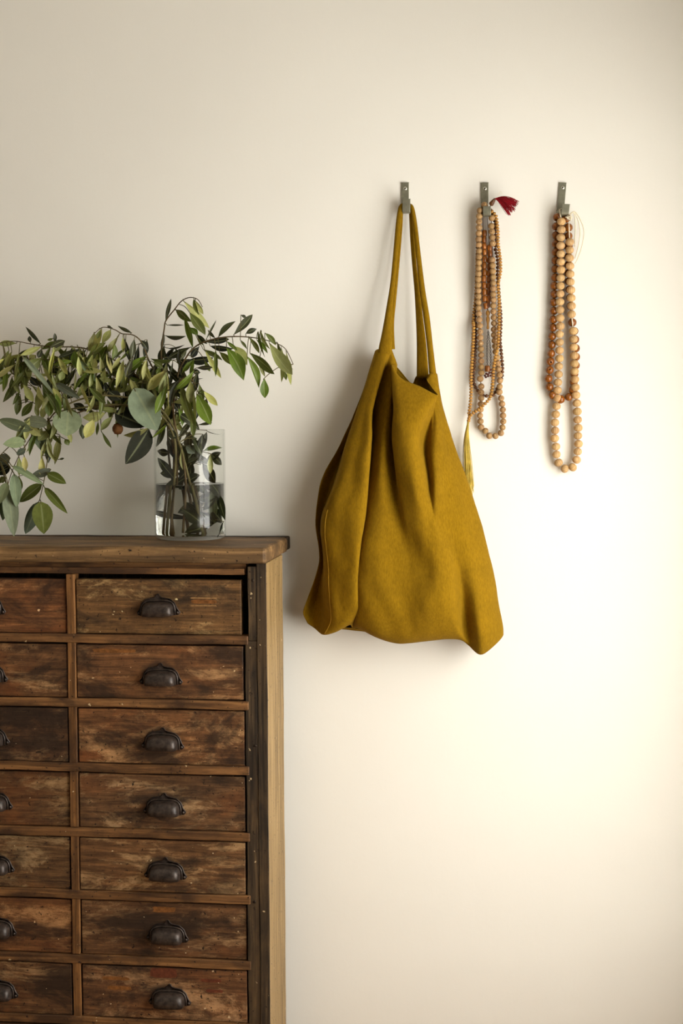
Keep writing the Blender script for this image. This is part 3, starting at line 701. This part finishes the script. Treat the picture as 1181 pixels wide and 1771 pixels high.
# handles: flat folded straps
def strap(name, keys, th=.0016, fold=.35):
    """keys: (left px, right px, py, depth mm, tilt) edges of the strap as seen"""
    L, Rr = [], []
    for xl, xr, y, d, tl in keys:
        L.append(P(xl, y, (d - tl)/1000)); Rr.append(P(xr, y, (d + tl)/1000))
    L = catmull(L, 6); Rr = catmull(Rr, 6); V, Fc = [], []; K = 6
    for a, b in zip(L, Rr):
        n = Vector((0, -1, 0)); wd = (b-a)
        for k in range(K+1):
            t = k/K; V.append(a.lerp(b, t) + n*(math.sin(math.pi*t)**.7*min(.0045, wd.length*.28)) - BO)
        for k in range(K+1):
            t = 1-k/K; V.append(a.lerp(b, t) - n*(math.sin(math.pi*t)**.7*min(.002, wd.length*.15) + th*.4) - BO)
    m = 2*(K+1)
    for i in range(len(L)-1):
        for k in range(m):
            k2 = (k+1) % m; Fc.append((i*m+k, i*m+k2, i*m+m+k2, i*m+m+k))
    Fc += [tuple(range(m))[::-1], tuple((len(L)-1)*m+k for k in range(m))]
    return V, Fc
h1 = Acc(); h2 = Acc()
# front handle: from the left peak up over the hook and down to the right corner
h1.add(strap('h', [(656,676,613,61,0),(654.5,678,604,64,0),(661,678,572,58,0),(668,679,532,50,0),(675,683.5,488,42,0),(680.5,689.5,430,34,0),(684.5,694,385,27,0),(688,697.5,362,21,0),(692,700,353.5,17,0),(699,704,350,15,0)]))
h1.add(strap('h', [(699,704,350,15,0),(705,710,352,16,0),(709,716,359,20,0),(714,721.5,388,24,0),(719,727.5,440,32,0),(725.5,735.5,503,40,0),(732,743,549,46,0),(738,748.5,598,50,0),(742,754.5,648,52,0)]))
h2.add(strap('h', [(671,683,604,44,0),(672,681.5,560,38,0),(677,686,510,32,0),(683,689.5,470,27,0),(687.5,693,430,22,0),(691.5,696,390,16,0),(693,697.5,365,12,0),(697,701,356,10,0),(701,704,354,9,0)]))
h2.add(strap('h', [(701,704,354,9,0),(705,708.5,356,11,0),(707,713,365,14,0),(709,717,410,18,0),(712.5,720.5,458,22,0),(716.5,726,503,26,0),(719,731.5,549,29,0),(720.5,737,594,31,0),(720.5,742,655,30,0)]))
obj('handle', mesh('handle', h1.V, h1.F), M['linen'], bag)
obj('handle', mesh('handle', h2.V, h2.F), M['linen'], bag)
tag(bag, 'mustard linen tote bag hanging by its straps from the left hook', 'bag')

# ------------------------------------------------------------------ glass vase, water and branches
def glass(name, col, ior, rough=0):
    n = NT(name); n.base(col, rough, .5); n.b.inputs['Transmission Weight'].default_value = 1; n.b.inputs['IOR'].default_value = ior; return n.m
def thin_glass():
    n = NT('clear_glass'); t = n.new('ShaderNodeBsdfTransparent')
    g = n.new('ShaderNodeBsdfGlossy'); g.inputs['Roughness'].default_value = .015; g.inputs[0].default_value = (1, 1, 1, 1)
    lw = n.new('ShaderNodeLayerWeight'); lw.inputs[0].default_value = .5; pw = n.new('ShaderNodeMath', operation='POWER'); pw.inputs[1].default_value = 5.0
    n.link(n.ramp(lw.outputs['Facing'], [(.0, (.986, .988, .984)), (.8, (.955, .96, .95)), (1, (.55, .57, .53))]), t.inputs[0]); n.link(lw.outputs['Facing'], pw.inputs[0]); ma = n.new('ShaderNodeMath', operation='MULTIPLY_ADD'); ma.inputs[1].default_value = .7; ma.inputs[2].default_value = .018
    n.link(pw.outputs[0], ma.inputs[0]); mx = n.new('ShaderNodeMixShader')
    n.link(ma.outputs[0], mx.inputs[0]); n.link(t.outputs[0], mx.inputs[1]); n.link(g.outputs[0], mx.inputs[2])
    n.link(mx.outputs[0], n.n['Material Output'].inputs[0]); return n.m
M['glass'] = thin_glass()
M['water'] = glass('clear_water', (.90, .90, .85, 1), 1.33)
VR = .0655; VD = .0815
vc = P(329.5, 930, VD); vc.z = ZT + .0006; VH = (P(329.5, 745, VD) - P(329.5, 930, VD)).z + .004
prof_o = [(.0001, 0), (VR-.010, 0), (VR-.004, .0012), (VR-.0008, .0045), (VR, .010), (VR, VH*.5), (VR, VH-.0012), (VR-.0011, VH)]
prof_i = [(VR-.0022, VH-.0012), (VR-.0023, VH*.5), (VR-.0023, .014), (VR-.004, .0095), (VR-.009, .0080), (.0001, .0080)]
V, Fc = lathe_data(prof_o + prof_i, 72)
vase = empty('glass_vase', vc)
vb = obj('glass_body', mesh('glass_body', V, Fc), M['glass'], vase)
V, Fc = lathe_data([(VR-.0006, VH-.0004), (VR-.0011, VH), (VR-.0016, VH-.0004)], 72)
tag(vase, 'tall clear cylindrical glass vase half full of water on the chest', 'vase')
WL = (P(329.5, 836, VD) - P(329.5, 930, VD)).z
V, Fc = lathe_data([(.0001, .0076), (VR-.009, .0076), (VR-.0036, .0092), (VR-.0020, .0140), (VR-.0020, WL+.0008), (VR-.0034, WL), (.0001, WL)], 72)
wo = obj('water', mesh('water', V, Fc), M['water'], None, vc); tag(wo, 'clear water standing in the lower half of the glass vase', 'water', kind='stuff')
# ---- foliage: one leaf mesh per kind, every leaf an object of its own
def leaf_mesh(name, peak, tipk, arch, fold, twist=0.0, seg=9):
    V, Fc = [], []; acr = 4
    for i in range(seg+1):
        t = i/seg
        w = (math.sin(math.pi*t**peak)**tipk)*.5 if 0 < t < 1 else .012
        y = t; z0 = arch*4*t*(1-t)*.25 + arch*.0
        for k in range(acr+1):
            u = k/acr*2-1
            x = u*w; zz = z0 + abs(u)*w*fold; a = twist*t
            V.append(Vector((x*math.cos(a) - (zz-z0)*math.sin(a), y, z0 + x*math.sin(a)*.8 + (zz-z0)*math.cos(a))))
    for i in range(seg):
        for k in range(acr):
            a = i*(acr+1)+k; Fc.append((a, a+1, a+acr+2, a+acr+1))
    m = mesh(name, V, Fc)
    uv = m.uv_layers.new(name='leaf')
    for p in m.polygons:
        for li in p.loop_indices:
            vi = m.loops[li].vertex_index; uv.data[li].uv = ((vi % (acr+1))/acr, (vi//(acr+1))/seg)
    return m
def leaf_mat(name, back_gain, rough, vein, trans):
    n = NT(name); oi = n.new('ShaderNodeObjectInfo'); v = n.coord((1, 1, 1)); f = n.noise(v, 6, 5, .6)
    uvn = n.new('ShaderNodeUVMap'); uvn.uv_map = 'leaf'; sp = n.new('ShaderNodeSeparateXYZ'); n.link(uvn.outputs[0], sp.inputs[0])
    m1 = n.new('ShaderNodeMath', operation='SUBTRACT'); n.link(sp.outputs[0], m1.inputs[0]); m1.inputs[1].default_value = .5
    m2 = n.new('ShaderNodeMath', operation='ABSOLUTE'); n.link(m1.outputs[0], m2.inputs[0])
    mid = n.ramp(m2.outputs[0], [(.015, W1), (.06, G1)])
    c = n.mix(.5, oi.outputs['Color'], n.ramp(f, [(.3, (.65, .65, .65, 1)), (.7, (1.3, 1.3, 1.3, 1))]), 'MULTIPLY')
    lt = n.mix(vein, c, (.45, .48, .25, 1)); c = n.mix(mid, c, lt)
    n.base(c, rough, .28 if rough < .6 else .12)
    tr = n.new('ShaderNodeBsdfTranslucent'); n.link(n.mix(1, c, (1.25, 1.35, .55, 1), 'MULTIPLY'), tr.inputs[0])
    mx = n.new('ShaderNodeMixShader'); mx.inputs[0].default_value = trans
    n.link(n.b.outputs[0], mx.inputs[1]); n.link(tr.outputs[0], mx.inputs[2]); n.link(mx.outputs[0], n.n['Material Output'].inputs[0])
    n.bump(f, .15, .001); return n.m
M['olive_leaf'] = leaf_mat('olive_leaf', 1, .45, .35, .18)
M['gum_leaf'] = leaf_mat('gum_leaf', 1, .72, .22, .08)
M['twig'] = flat('green_twig', srgb(92, 84, 50), .7, .2, var=.3)
M['bark'] = flat('brown_twig', srgb(86, 70, 44), .8, .2, var=.35)
M['gall'] = flat('dry_bud', srgb(104, 66, 32), .8, .2, var=.5)
OL = [leaf_mesh('olive_leaf_a', 1.0, .95, .20, .22), leaf_mesh('olive_leaf_b', 1.15, .9, -.22, .18, .35), leaf_mesh('olive_leaf_c', .95, 1.0, .34, .10, -.4), leaf_mesh('olive_leaf_d', 1.2, .85, -.34, .14, -.25)]
GU = [leaf_mesh('gum_leaf_a', .80, .72, .14, .12), leaf_mesh('gum_leaf_b', .85, .65, -.12, .16, .3)]
for m in OL: m.materials.append(M['olive_leaf'])
for m in GU: m.materials.append(M['gum_leaf'])
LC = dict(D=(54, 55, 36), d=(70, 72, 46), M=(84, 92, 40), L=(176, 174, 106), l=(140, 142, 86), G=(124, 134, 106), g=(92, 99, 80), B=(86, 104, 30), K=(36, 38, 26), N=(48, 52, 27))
k1 = lambda x, y: (x/4.5423, 500 + y/4.5423)
k2 = lambda x, y: (x/4.5423, 700 + y/4.5423)
k3 = lambda x, y: (240 + x/4.2179, 500 + y/4.2179)
k4 = lambda x, y: (220 + x/5.905, 700 + y/5.905)
KS = {1: (k1, 4.5423), 2: (k2, 4.5423), 3: (k3, 4.2179), 4: (k4, 5.905)}
# branches: label, kind, stem points (pixel x, y, depth mm)
BR = [
 ('olive branch arching right out of the vase with dark green leaves', 'o', [(352,926,92),(340,870,90),(318,790,86),(305,745,88),(305,690,92),(307.6,647,98),(321.8,618.5,102),(334.8,602,106),(353.8,591,110),(382,584,114),(406,582,116),(430,583,118),(453,586.5,120),(477,593.6,122),(494,604,122),(507,630,122)]),
 ('tall upright olive shoot curling over at its tip above the vase', 'o', [(310,926,70),(302,860,72),(292,790,74),(290,735,76),(286,680,80),(280,633,84),(279,604,86),(284,569,88),(287,554.5,90),(301.6,535.6,94),(313.5,521,98),(328,514.5,102),(342,518,106),(350,531,108)]),
 ('light green olive branch arching left with pale drooping leaves', 'o', [(346,924,66),(330,860,70),(308,790,78),(296,750,86),(285,700,94),(270,650,100),(257,622,104),(250,604,108),(242,588,112),(229,579,116),(211,577,120),(198,570,124),(178,566,128),(164,576,130)]),
 ('longest olive branch reaching left past the edge of the picture', 'o', [(294,925,84),(298,850,86),(300,780,90),(290,730,96),(270,690,102),(231,645,112),(198,623,118),(152,604,124),(123,600,128),(88,600,132),(53,594.7,136),(24,590,140),(-6,594,142)]),
 ('grey green gum branch curving left over the chest', 'g', [(350,928,106),(338,875,108),(322,810,110),(308,760,116),(290,722,128),(262,697,142),(217,687,150),(176,684,154),(141,690,156),(114.5,701,158),(94.7,713.5,160),(81.5,729,160),(57,744,160),(33,758,158),(13,775,156),(-4,792,154)]),
 ('drooping gum twig with broad round leaves hanging over the chest top', 'g', [(296,922,98),(300,850,104),(304,790,112),(298,748,122),(270,712,136),(210,700,142),(150,704,146),(105,712,148),(94,730,148),(88,757,146),(81.5,799,142),(76,832,138),(68,866,134)]),
 ('short olive shoot with bright leaves hanging in front of the vase rim', 'o', [(318,920,112),(322,850,112),(316,790,112),(306,750,116),(300,705,124),(308,665,130),(322,652,136),(335,661,140),(343,680,142)]),
 ('small pale olive shoot standing at the middle of the bunch', 'o', [(302,924,94),(306,850,98),(306,790,102),(302,745,108),(296,690,118),(291,660,126),(287,641,132)]),
 ('low olive branch with light leaves hanging left between the gum leaves', 'o', [(340,926,78),(326,860,84),(312,800,92),(302,755,102),(280,720,114),(240,706,124),(200,703,130),(167,705,134),(143,711,138),(110,722,142),(70,735,144),(46,768,144),(31,792,142),(18,823,140),(12,845,138)]),
 ('olive branch with silvery leaves drooping at the far left', 'o', [(328,922,60),(318,850,66),(306,785,76),(292,735,88),(262,690,100),(220,660,110),(170,640,120),(120,628,128),(88,622,132),(62,624,136),(40,640,138),(28,668,138),(30,700,138)]),
]
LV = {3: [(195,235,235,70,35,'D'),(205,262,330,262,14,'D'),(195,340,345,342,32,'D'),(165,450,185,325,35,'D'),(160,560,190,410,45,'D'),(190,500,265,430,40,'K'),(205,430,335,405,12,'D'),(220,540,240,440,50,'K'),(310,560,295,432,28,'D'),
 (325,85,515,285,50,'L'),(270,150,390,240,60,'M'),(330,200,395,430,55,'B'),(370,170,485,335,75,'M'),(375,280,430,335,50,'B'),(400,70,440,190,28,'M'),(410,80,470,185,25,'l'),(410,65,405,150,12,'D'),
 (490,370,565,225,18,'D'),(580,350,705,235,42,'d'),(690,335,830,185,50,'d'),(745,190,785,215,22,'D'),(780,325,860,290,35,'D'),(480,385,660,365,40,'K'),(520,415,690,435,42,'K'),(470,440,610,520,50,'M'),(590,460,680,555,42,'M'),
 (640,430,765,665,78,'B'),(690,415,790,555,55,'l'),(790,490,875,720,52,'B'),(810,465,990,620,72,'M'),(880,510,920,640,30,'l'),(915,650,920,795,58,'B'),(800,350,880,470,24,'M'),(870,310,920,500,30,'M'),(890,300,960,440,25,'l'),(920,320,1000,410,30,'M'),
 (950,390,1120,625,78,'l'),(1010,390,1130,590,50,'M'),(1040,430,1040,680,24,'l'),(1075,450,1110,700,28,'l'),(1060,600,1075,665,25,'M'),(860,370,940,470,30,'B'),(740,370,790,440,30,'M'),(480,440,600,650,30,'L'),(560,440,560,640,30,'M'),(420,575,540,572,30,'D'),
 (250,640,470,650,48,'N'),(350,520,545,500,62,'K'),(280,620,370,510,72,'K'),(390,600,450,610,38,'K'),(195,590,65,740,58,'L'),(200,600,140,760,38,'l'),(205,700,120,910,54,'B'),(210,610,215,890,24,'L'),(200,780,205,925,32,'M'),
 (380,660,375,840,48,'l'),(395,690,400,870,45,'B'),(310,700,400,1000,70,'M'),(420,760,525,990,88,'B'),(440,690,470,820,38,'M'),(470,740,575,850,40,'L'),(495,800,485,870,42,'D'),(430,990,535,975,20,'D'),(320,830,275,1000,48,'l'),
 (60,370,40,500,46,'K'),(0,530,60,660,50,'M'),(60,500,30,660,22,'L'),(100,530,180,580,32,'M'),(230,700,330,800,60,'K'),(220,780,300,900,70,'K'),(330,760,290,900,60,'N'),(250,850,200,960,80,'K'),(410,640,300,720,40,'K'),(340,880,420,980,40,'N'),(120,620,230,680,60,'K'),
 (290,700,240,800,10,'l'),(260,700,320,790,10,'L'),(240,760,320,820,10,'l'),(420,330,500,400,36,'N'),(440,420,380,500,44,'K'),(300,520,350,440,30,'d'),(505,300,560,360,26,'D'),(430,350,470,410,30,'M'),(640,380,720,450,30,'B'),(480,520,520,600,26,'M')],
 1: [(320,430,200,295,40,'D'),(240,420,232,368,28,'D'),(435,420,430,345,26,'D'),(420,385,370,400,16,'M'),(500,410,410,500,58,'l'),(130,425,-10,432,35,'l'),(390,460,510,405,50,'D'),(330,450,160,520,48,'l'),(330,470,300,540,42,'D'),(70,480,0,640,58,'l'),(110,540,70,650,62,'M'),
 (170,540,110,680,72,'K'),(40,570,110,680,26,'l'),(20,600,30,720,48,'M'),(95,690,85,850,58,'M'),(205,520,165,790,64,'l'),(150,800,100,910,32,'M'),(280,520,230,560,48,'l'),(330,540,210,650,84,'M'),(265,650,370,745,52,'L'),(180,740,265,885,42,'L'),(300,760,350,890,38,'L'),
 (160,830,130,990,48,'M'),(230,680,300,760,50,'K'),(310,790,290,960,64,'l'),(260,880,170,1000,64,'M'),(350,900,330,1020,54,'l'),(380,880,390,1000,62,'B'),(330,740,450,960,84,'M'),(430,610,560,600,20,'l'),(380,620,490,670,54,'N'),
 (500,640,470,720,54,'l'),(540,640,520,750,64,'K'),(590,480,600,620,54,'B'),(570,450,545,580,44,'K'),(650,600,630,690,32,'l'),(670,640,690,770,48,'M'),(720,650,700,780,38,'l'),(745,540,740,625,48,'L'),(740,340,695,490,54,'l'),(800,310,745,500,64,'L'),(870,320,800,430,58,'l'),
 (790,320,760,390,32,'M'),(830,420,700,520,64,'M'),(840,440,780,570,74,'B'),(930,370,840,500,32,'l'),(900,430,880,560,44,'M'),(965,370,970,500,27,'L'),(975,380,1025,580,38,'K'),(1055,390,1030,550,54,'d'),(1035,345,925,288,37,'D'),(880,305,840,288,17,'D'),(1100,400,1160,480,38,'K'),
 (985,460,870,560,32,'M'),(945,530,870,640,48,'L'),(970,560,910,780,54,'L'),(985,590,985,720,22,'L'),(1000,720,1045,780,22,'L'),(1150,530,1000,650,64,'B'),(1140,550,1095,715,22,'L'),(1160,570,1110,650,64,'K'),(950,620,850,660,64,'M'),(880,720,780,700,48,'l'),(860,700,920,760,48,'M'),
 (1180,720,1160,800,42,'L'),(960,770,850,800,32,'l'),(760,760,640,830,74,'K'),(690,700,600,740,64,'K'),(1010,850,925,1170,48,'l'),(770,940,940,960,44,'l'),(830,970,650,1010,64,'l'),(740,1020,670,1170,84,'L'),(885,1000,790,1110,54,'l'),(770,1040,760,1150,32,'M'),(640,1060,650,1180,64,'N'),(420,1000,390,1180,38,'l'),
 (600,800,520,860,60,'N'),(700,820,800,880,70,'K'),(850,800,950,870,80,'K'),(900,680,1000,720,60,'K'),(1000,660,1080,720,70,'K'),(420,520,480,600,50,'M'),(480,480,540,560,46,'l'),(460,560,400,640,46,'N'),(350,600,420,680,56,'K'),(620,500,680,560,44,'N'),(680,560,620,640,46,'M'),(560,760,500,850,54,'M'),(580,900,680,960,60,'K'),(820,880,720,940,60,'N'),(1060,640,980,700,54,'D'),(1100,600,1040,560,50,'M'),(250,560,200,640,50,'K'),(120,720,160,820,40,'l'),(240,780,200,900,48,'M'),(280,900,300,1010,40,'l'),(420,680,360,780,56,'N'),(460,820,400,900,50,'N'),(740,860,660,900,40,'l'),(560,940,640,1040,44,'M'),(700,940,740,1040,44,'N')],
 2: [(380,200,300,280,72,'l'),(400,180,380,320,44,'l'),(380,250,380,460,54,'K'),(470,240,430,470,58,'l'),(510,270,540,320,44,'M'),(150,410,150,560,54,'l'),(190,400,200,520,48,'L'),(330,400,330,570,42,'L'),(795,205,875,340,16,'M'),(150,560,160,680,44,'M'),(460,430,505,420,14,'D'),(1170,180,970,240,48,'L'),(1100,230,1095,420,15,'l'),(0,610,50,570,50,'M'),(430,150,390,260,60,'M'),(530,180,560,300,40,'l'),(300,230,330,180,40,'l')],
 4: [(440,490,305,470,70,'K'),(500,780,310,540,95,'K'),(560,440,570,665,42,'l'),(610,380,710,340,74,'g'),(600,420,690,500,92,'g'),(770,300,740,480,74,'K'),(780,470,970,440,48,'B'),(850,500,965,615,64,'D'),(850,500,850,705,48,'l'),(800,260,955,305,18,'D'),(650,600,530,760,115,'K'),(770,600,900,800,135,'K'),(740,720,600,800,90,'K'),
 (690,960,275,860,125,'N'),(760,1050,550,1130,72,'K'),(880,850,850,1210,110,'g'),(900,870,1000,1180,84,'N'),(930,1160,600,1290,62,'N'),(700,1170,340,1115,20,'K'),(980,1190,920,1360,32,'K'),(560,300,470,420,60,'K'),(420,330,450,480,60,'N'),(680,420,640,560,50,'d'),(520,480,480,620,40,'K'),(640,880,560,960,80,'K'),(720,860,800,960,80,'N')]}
GV = {1: [(170,525,455,870,52,'G'),(440,740,630,860,58,'g'),(620,560,775,745,46,'G'),(535,950,520,1155,205,'G'),(380,1060,185,1030,88,'G'),(250,1110,-10,1025,78,'g')],
 2: [(255,215,410,420,78,'g'),(200,290,25,310,80,'G'),(200,350,130,390,48,'g'),(80,420,-40,470,95,'g'),(80,490,-40,540,74,'K'),(90,480,345,630,48,'G'),(400,510,245,560,62,'g'),(370,540,520,620,74,'M'),(330,625,155,765,84,'M'),(350,650,530,855,62,'M'),(305,760,200,1015,112,'g'),(320,760,345,1015,148,'M'),(110,540,130,810,84,'G'),(60,660,110,1035,112,'G'),(60,610,-5,780,74,'G'),(50,640,20,910,94,'g'),
  (900,60,1150,170,155,'K'),(1170,190,985,465,160,'K'),(930,-20,1180,60,150,'K')],
 3: [(-35,722,135,1030,195,'G')]}
stems = []; branch_roots = []
for lab, kind, pts in BR:
    w = catmull([P(x, y, d/1000) for x, y, d in pts], 5)
    zmin = ZT + .010
    w = [Vector((p.x, p.y, max(p.z, zmin))) for p in w]
    root = empty('olive_branch' if kind == 'o' else 'gum_branch', w[0]); root.location.z = zmin
    n = len(w); hi = .0022 if kind == 'o' else .0026
    V, Fc = tube_data([p - root.location for p in w], [hi*(1-.72*i/n) for i in range(n)], 7)
    obj('stem', mesh('stem', V, Fc), M['bark'] if kind == 'o' else M['twig'], root)
    tag(root, lab, 'branch', 'cut branches in the glass vase'); branch_roots.append((root, kind)); stems.append(w)
def to_px(p):
    d = p - CAM; z = d.dot(F_); return (W/2 + FPX*d.dot(R_)/z, H/2 - FPX*d.dot(U_)/z)
SP = [[(to_px(p), p) for p in w] for w in stems]
rl = random.Random(21)
def add_leaf(bx, by, tx, ty, wpx, col, kind, invase):
    best = None
    for bi, (root, kd) in enumerate(branch_roots):
        for (q, p) in SP[bi]:
            d2 = (q[0]-bx)**2 + (q[1]-by)**2 + (0 if kd == kind else 500) + (0 if invase or q[1] < 742 or kd == 'g' else 4000)
            if best is None or d2 < best[0]: best = (d2, bi, p)
    _, bi, sp_ = best; root = branch_roots[bi][0]
    d = -sp_.y
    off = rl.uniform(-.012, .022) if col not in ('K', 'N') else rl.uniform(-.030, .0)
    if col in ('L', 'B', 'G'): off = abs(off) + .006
    if invase: off = rl.uniform(-.012, .012)
    d = max(.012, d + off)
    b = P(bx, by, d); L0 = (P(tx, ty, d) - b).length
    dt = d + rl.uniform(-.30, .35)*L0
    if invase: dt = d + rl.uniform(-.1, .1)*L0
    t = P(tx, ty, max(.010, dt))
    if t.z < ZT + .004 and not invase: t = P(tx, ty, .10); t.z = max(t.z, ZT + .003)
    y = (t - b); L = y.length; y.normalize()
    view = (CAM - b).normalized(); z = view - y*view.dot(y); z.normalize()
    roll = rl.uniform(-.75, .75) if kind == 'o' else rl.uniform(-.4, .4)
    wm = wpx*.00106/max(.5, math.cos(roll))
    z = Matrix.Rotation(roll, 3, y) @ z; x = y.cross(z)
    o = obj('leaf', rl.choice(OL if kind == 'o' else GU), None, root)
    o.matrix_basis = Matrix.Translation(b - root.location) @ Matrix(((x.x*wm, y.x*L, z.x*L, 0), (x.y*wm, y.y*L, z.y*L, 0), (x.z*wm, y.z*L, z.z*L, 0), (0, 0, 0, 1)))
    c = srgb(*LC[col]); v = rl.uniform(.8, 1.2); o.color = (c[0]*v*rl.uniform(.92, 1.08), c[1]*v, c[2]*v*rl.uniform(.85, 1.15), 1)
    # the leaf stalk, back to the stem it grows from
    mid = sp_.lerp(b, .55) + Vector((0, 0, .12*(sp_-b).length))
    pts = catmull([sp_, mid, b, b + y*L*.08], 3)
    TW[bi].add(tube_data([p - root.location for p in pts], .0007 if kind == 'o' else .0009, 4, False))
TW = [Acc() for _ in BR]
for tab, kind in ((LV, 'o'), (GV, 'g')):
    for kk, ls in tab.items():
        fn, s = KS[kk]
        for (bx, by, tx, ty, w, col) in ls:
            a, b = fn(bx, by), fn(tx, ty); add_leaf(a[0], a[1], b[0], b[1], w/s*(1.0 if kind == 'o' else 1.08), col, kind, kk == 4)
def inside(x, y, poly):
    c = False; n = len(poly)
    for i in range(n):
        (x1, y1), (x2, y2) = poly[i], poly[(i+1) % n]
        if (y1 > y) != (y2 > y) and x < (x2-x1)*(y-y1)/(y2-y1)+x1: c = not c
    return c
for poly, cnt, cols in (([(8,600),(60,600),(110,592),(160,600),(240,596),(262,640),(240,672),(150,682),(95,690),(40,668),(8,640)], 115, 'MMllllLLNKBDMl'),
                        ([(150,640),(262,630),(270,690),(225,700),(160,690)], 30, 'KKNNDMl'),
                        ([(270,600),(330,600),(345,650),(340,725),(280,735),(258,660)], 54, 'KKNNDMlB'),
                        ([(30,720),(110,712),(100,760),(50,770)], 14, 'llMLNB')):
    k = 0
    while k < cnt:
        x, y = rl.uniform(0, 350), rl.uniform(580, 780)
        if not inside(x, y, poly): continue
        an = math.radians(90 + rl.gauss(8, 32)); L = rl.uniform(32, 54)
        add_leaf(x, y, x + L*math.cos(an), y + L*math.sin(an), rl.uniform(6.5, 11), rl.choice(cols), 'o', False); k += 1
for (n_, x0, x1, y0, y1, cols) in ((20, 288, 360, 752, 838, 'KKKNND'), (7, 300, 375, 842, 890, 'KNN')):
    for _ in range(n_):
        x, y = rl.uniform(x0, x1), rl.uniform(y0, y1); an = math.radians(rl.choice((60, 120, 30, 150, -60, -120)) + rl.gauss(0, 18)); L = rl.uniform(32, 54)
        tx, ty = x + L*math.cos(an), y + L*math.sin(an); tx = min(382, max(277, tx)); ty = min(905, max(745, ty))
        add_leaf(x, y, tx, ty, rl.uniform(11, 19), rl.choice(cols), 'o', True)
for ac, (root, kd) in zip(TW, branch_roots):
    if ac.V:
        o = obj('leaf_stalks', mesh('leaf_stalks', ac.V, ac.F), M['twig'], root); o['kind'] = 'stuff'
# a dry brown bud under the bunch
V, Fc = lathe_data([(.0005, -.010), (.006, -.009), (.0098, -.003), (.0100, .003), (.0065, .009), (.0005, .0105)], 14)
bp = P(203.6, 742, .135); root = branch_roots[8][0]; o = obj('dry_bud', mesh('dry_bud', V, Fc), M['gall'], root, bp - root.location)
V, Fc = tube_data([p - root.location for p in (bp + Vector((0, 0, .009)), P(204, 722, .132), P(206, 704, .130))], .001, 5); obj('bud_stalk', mesh('bud_stalk', V, Fc), M['twig'], root)
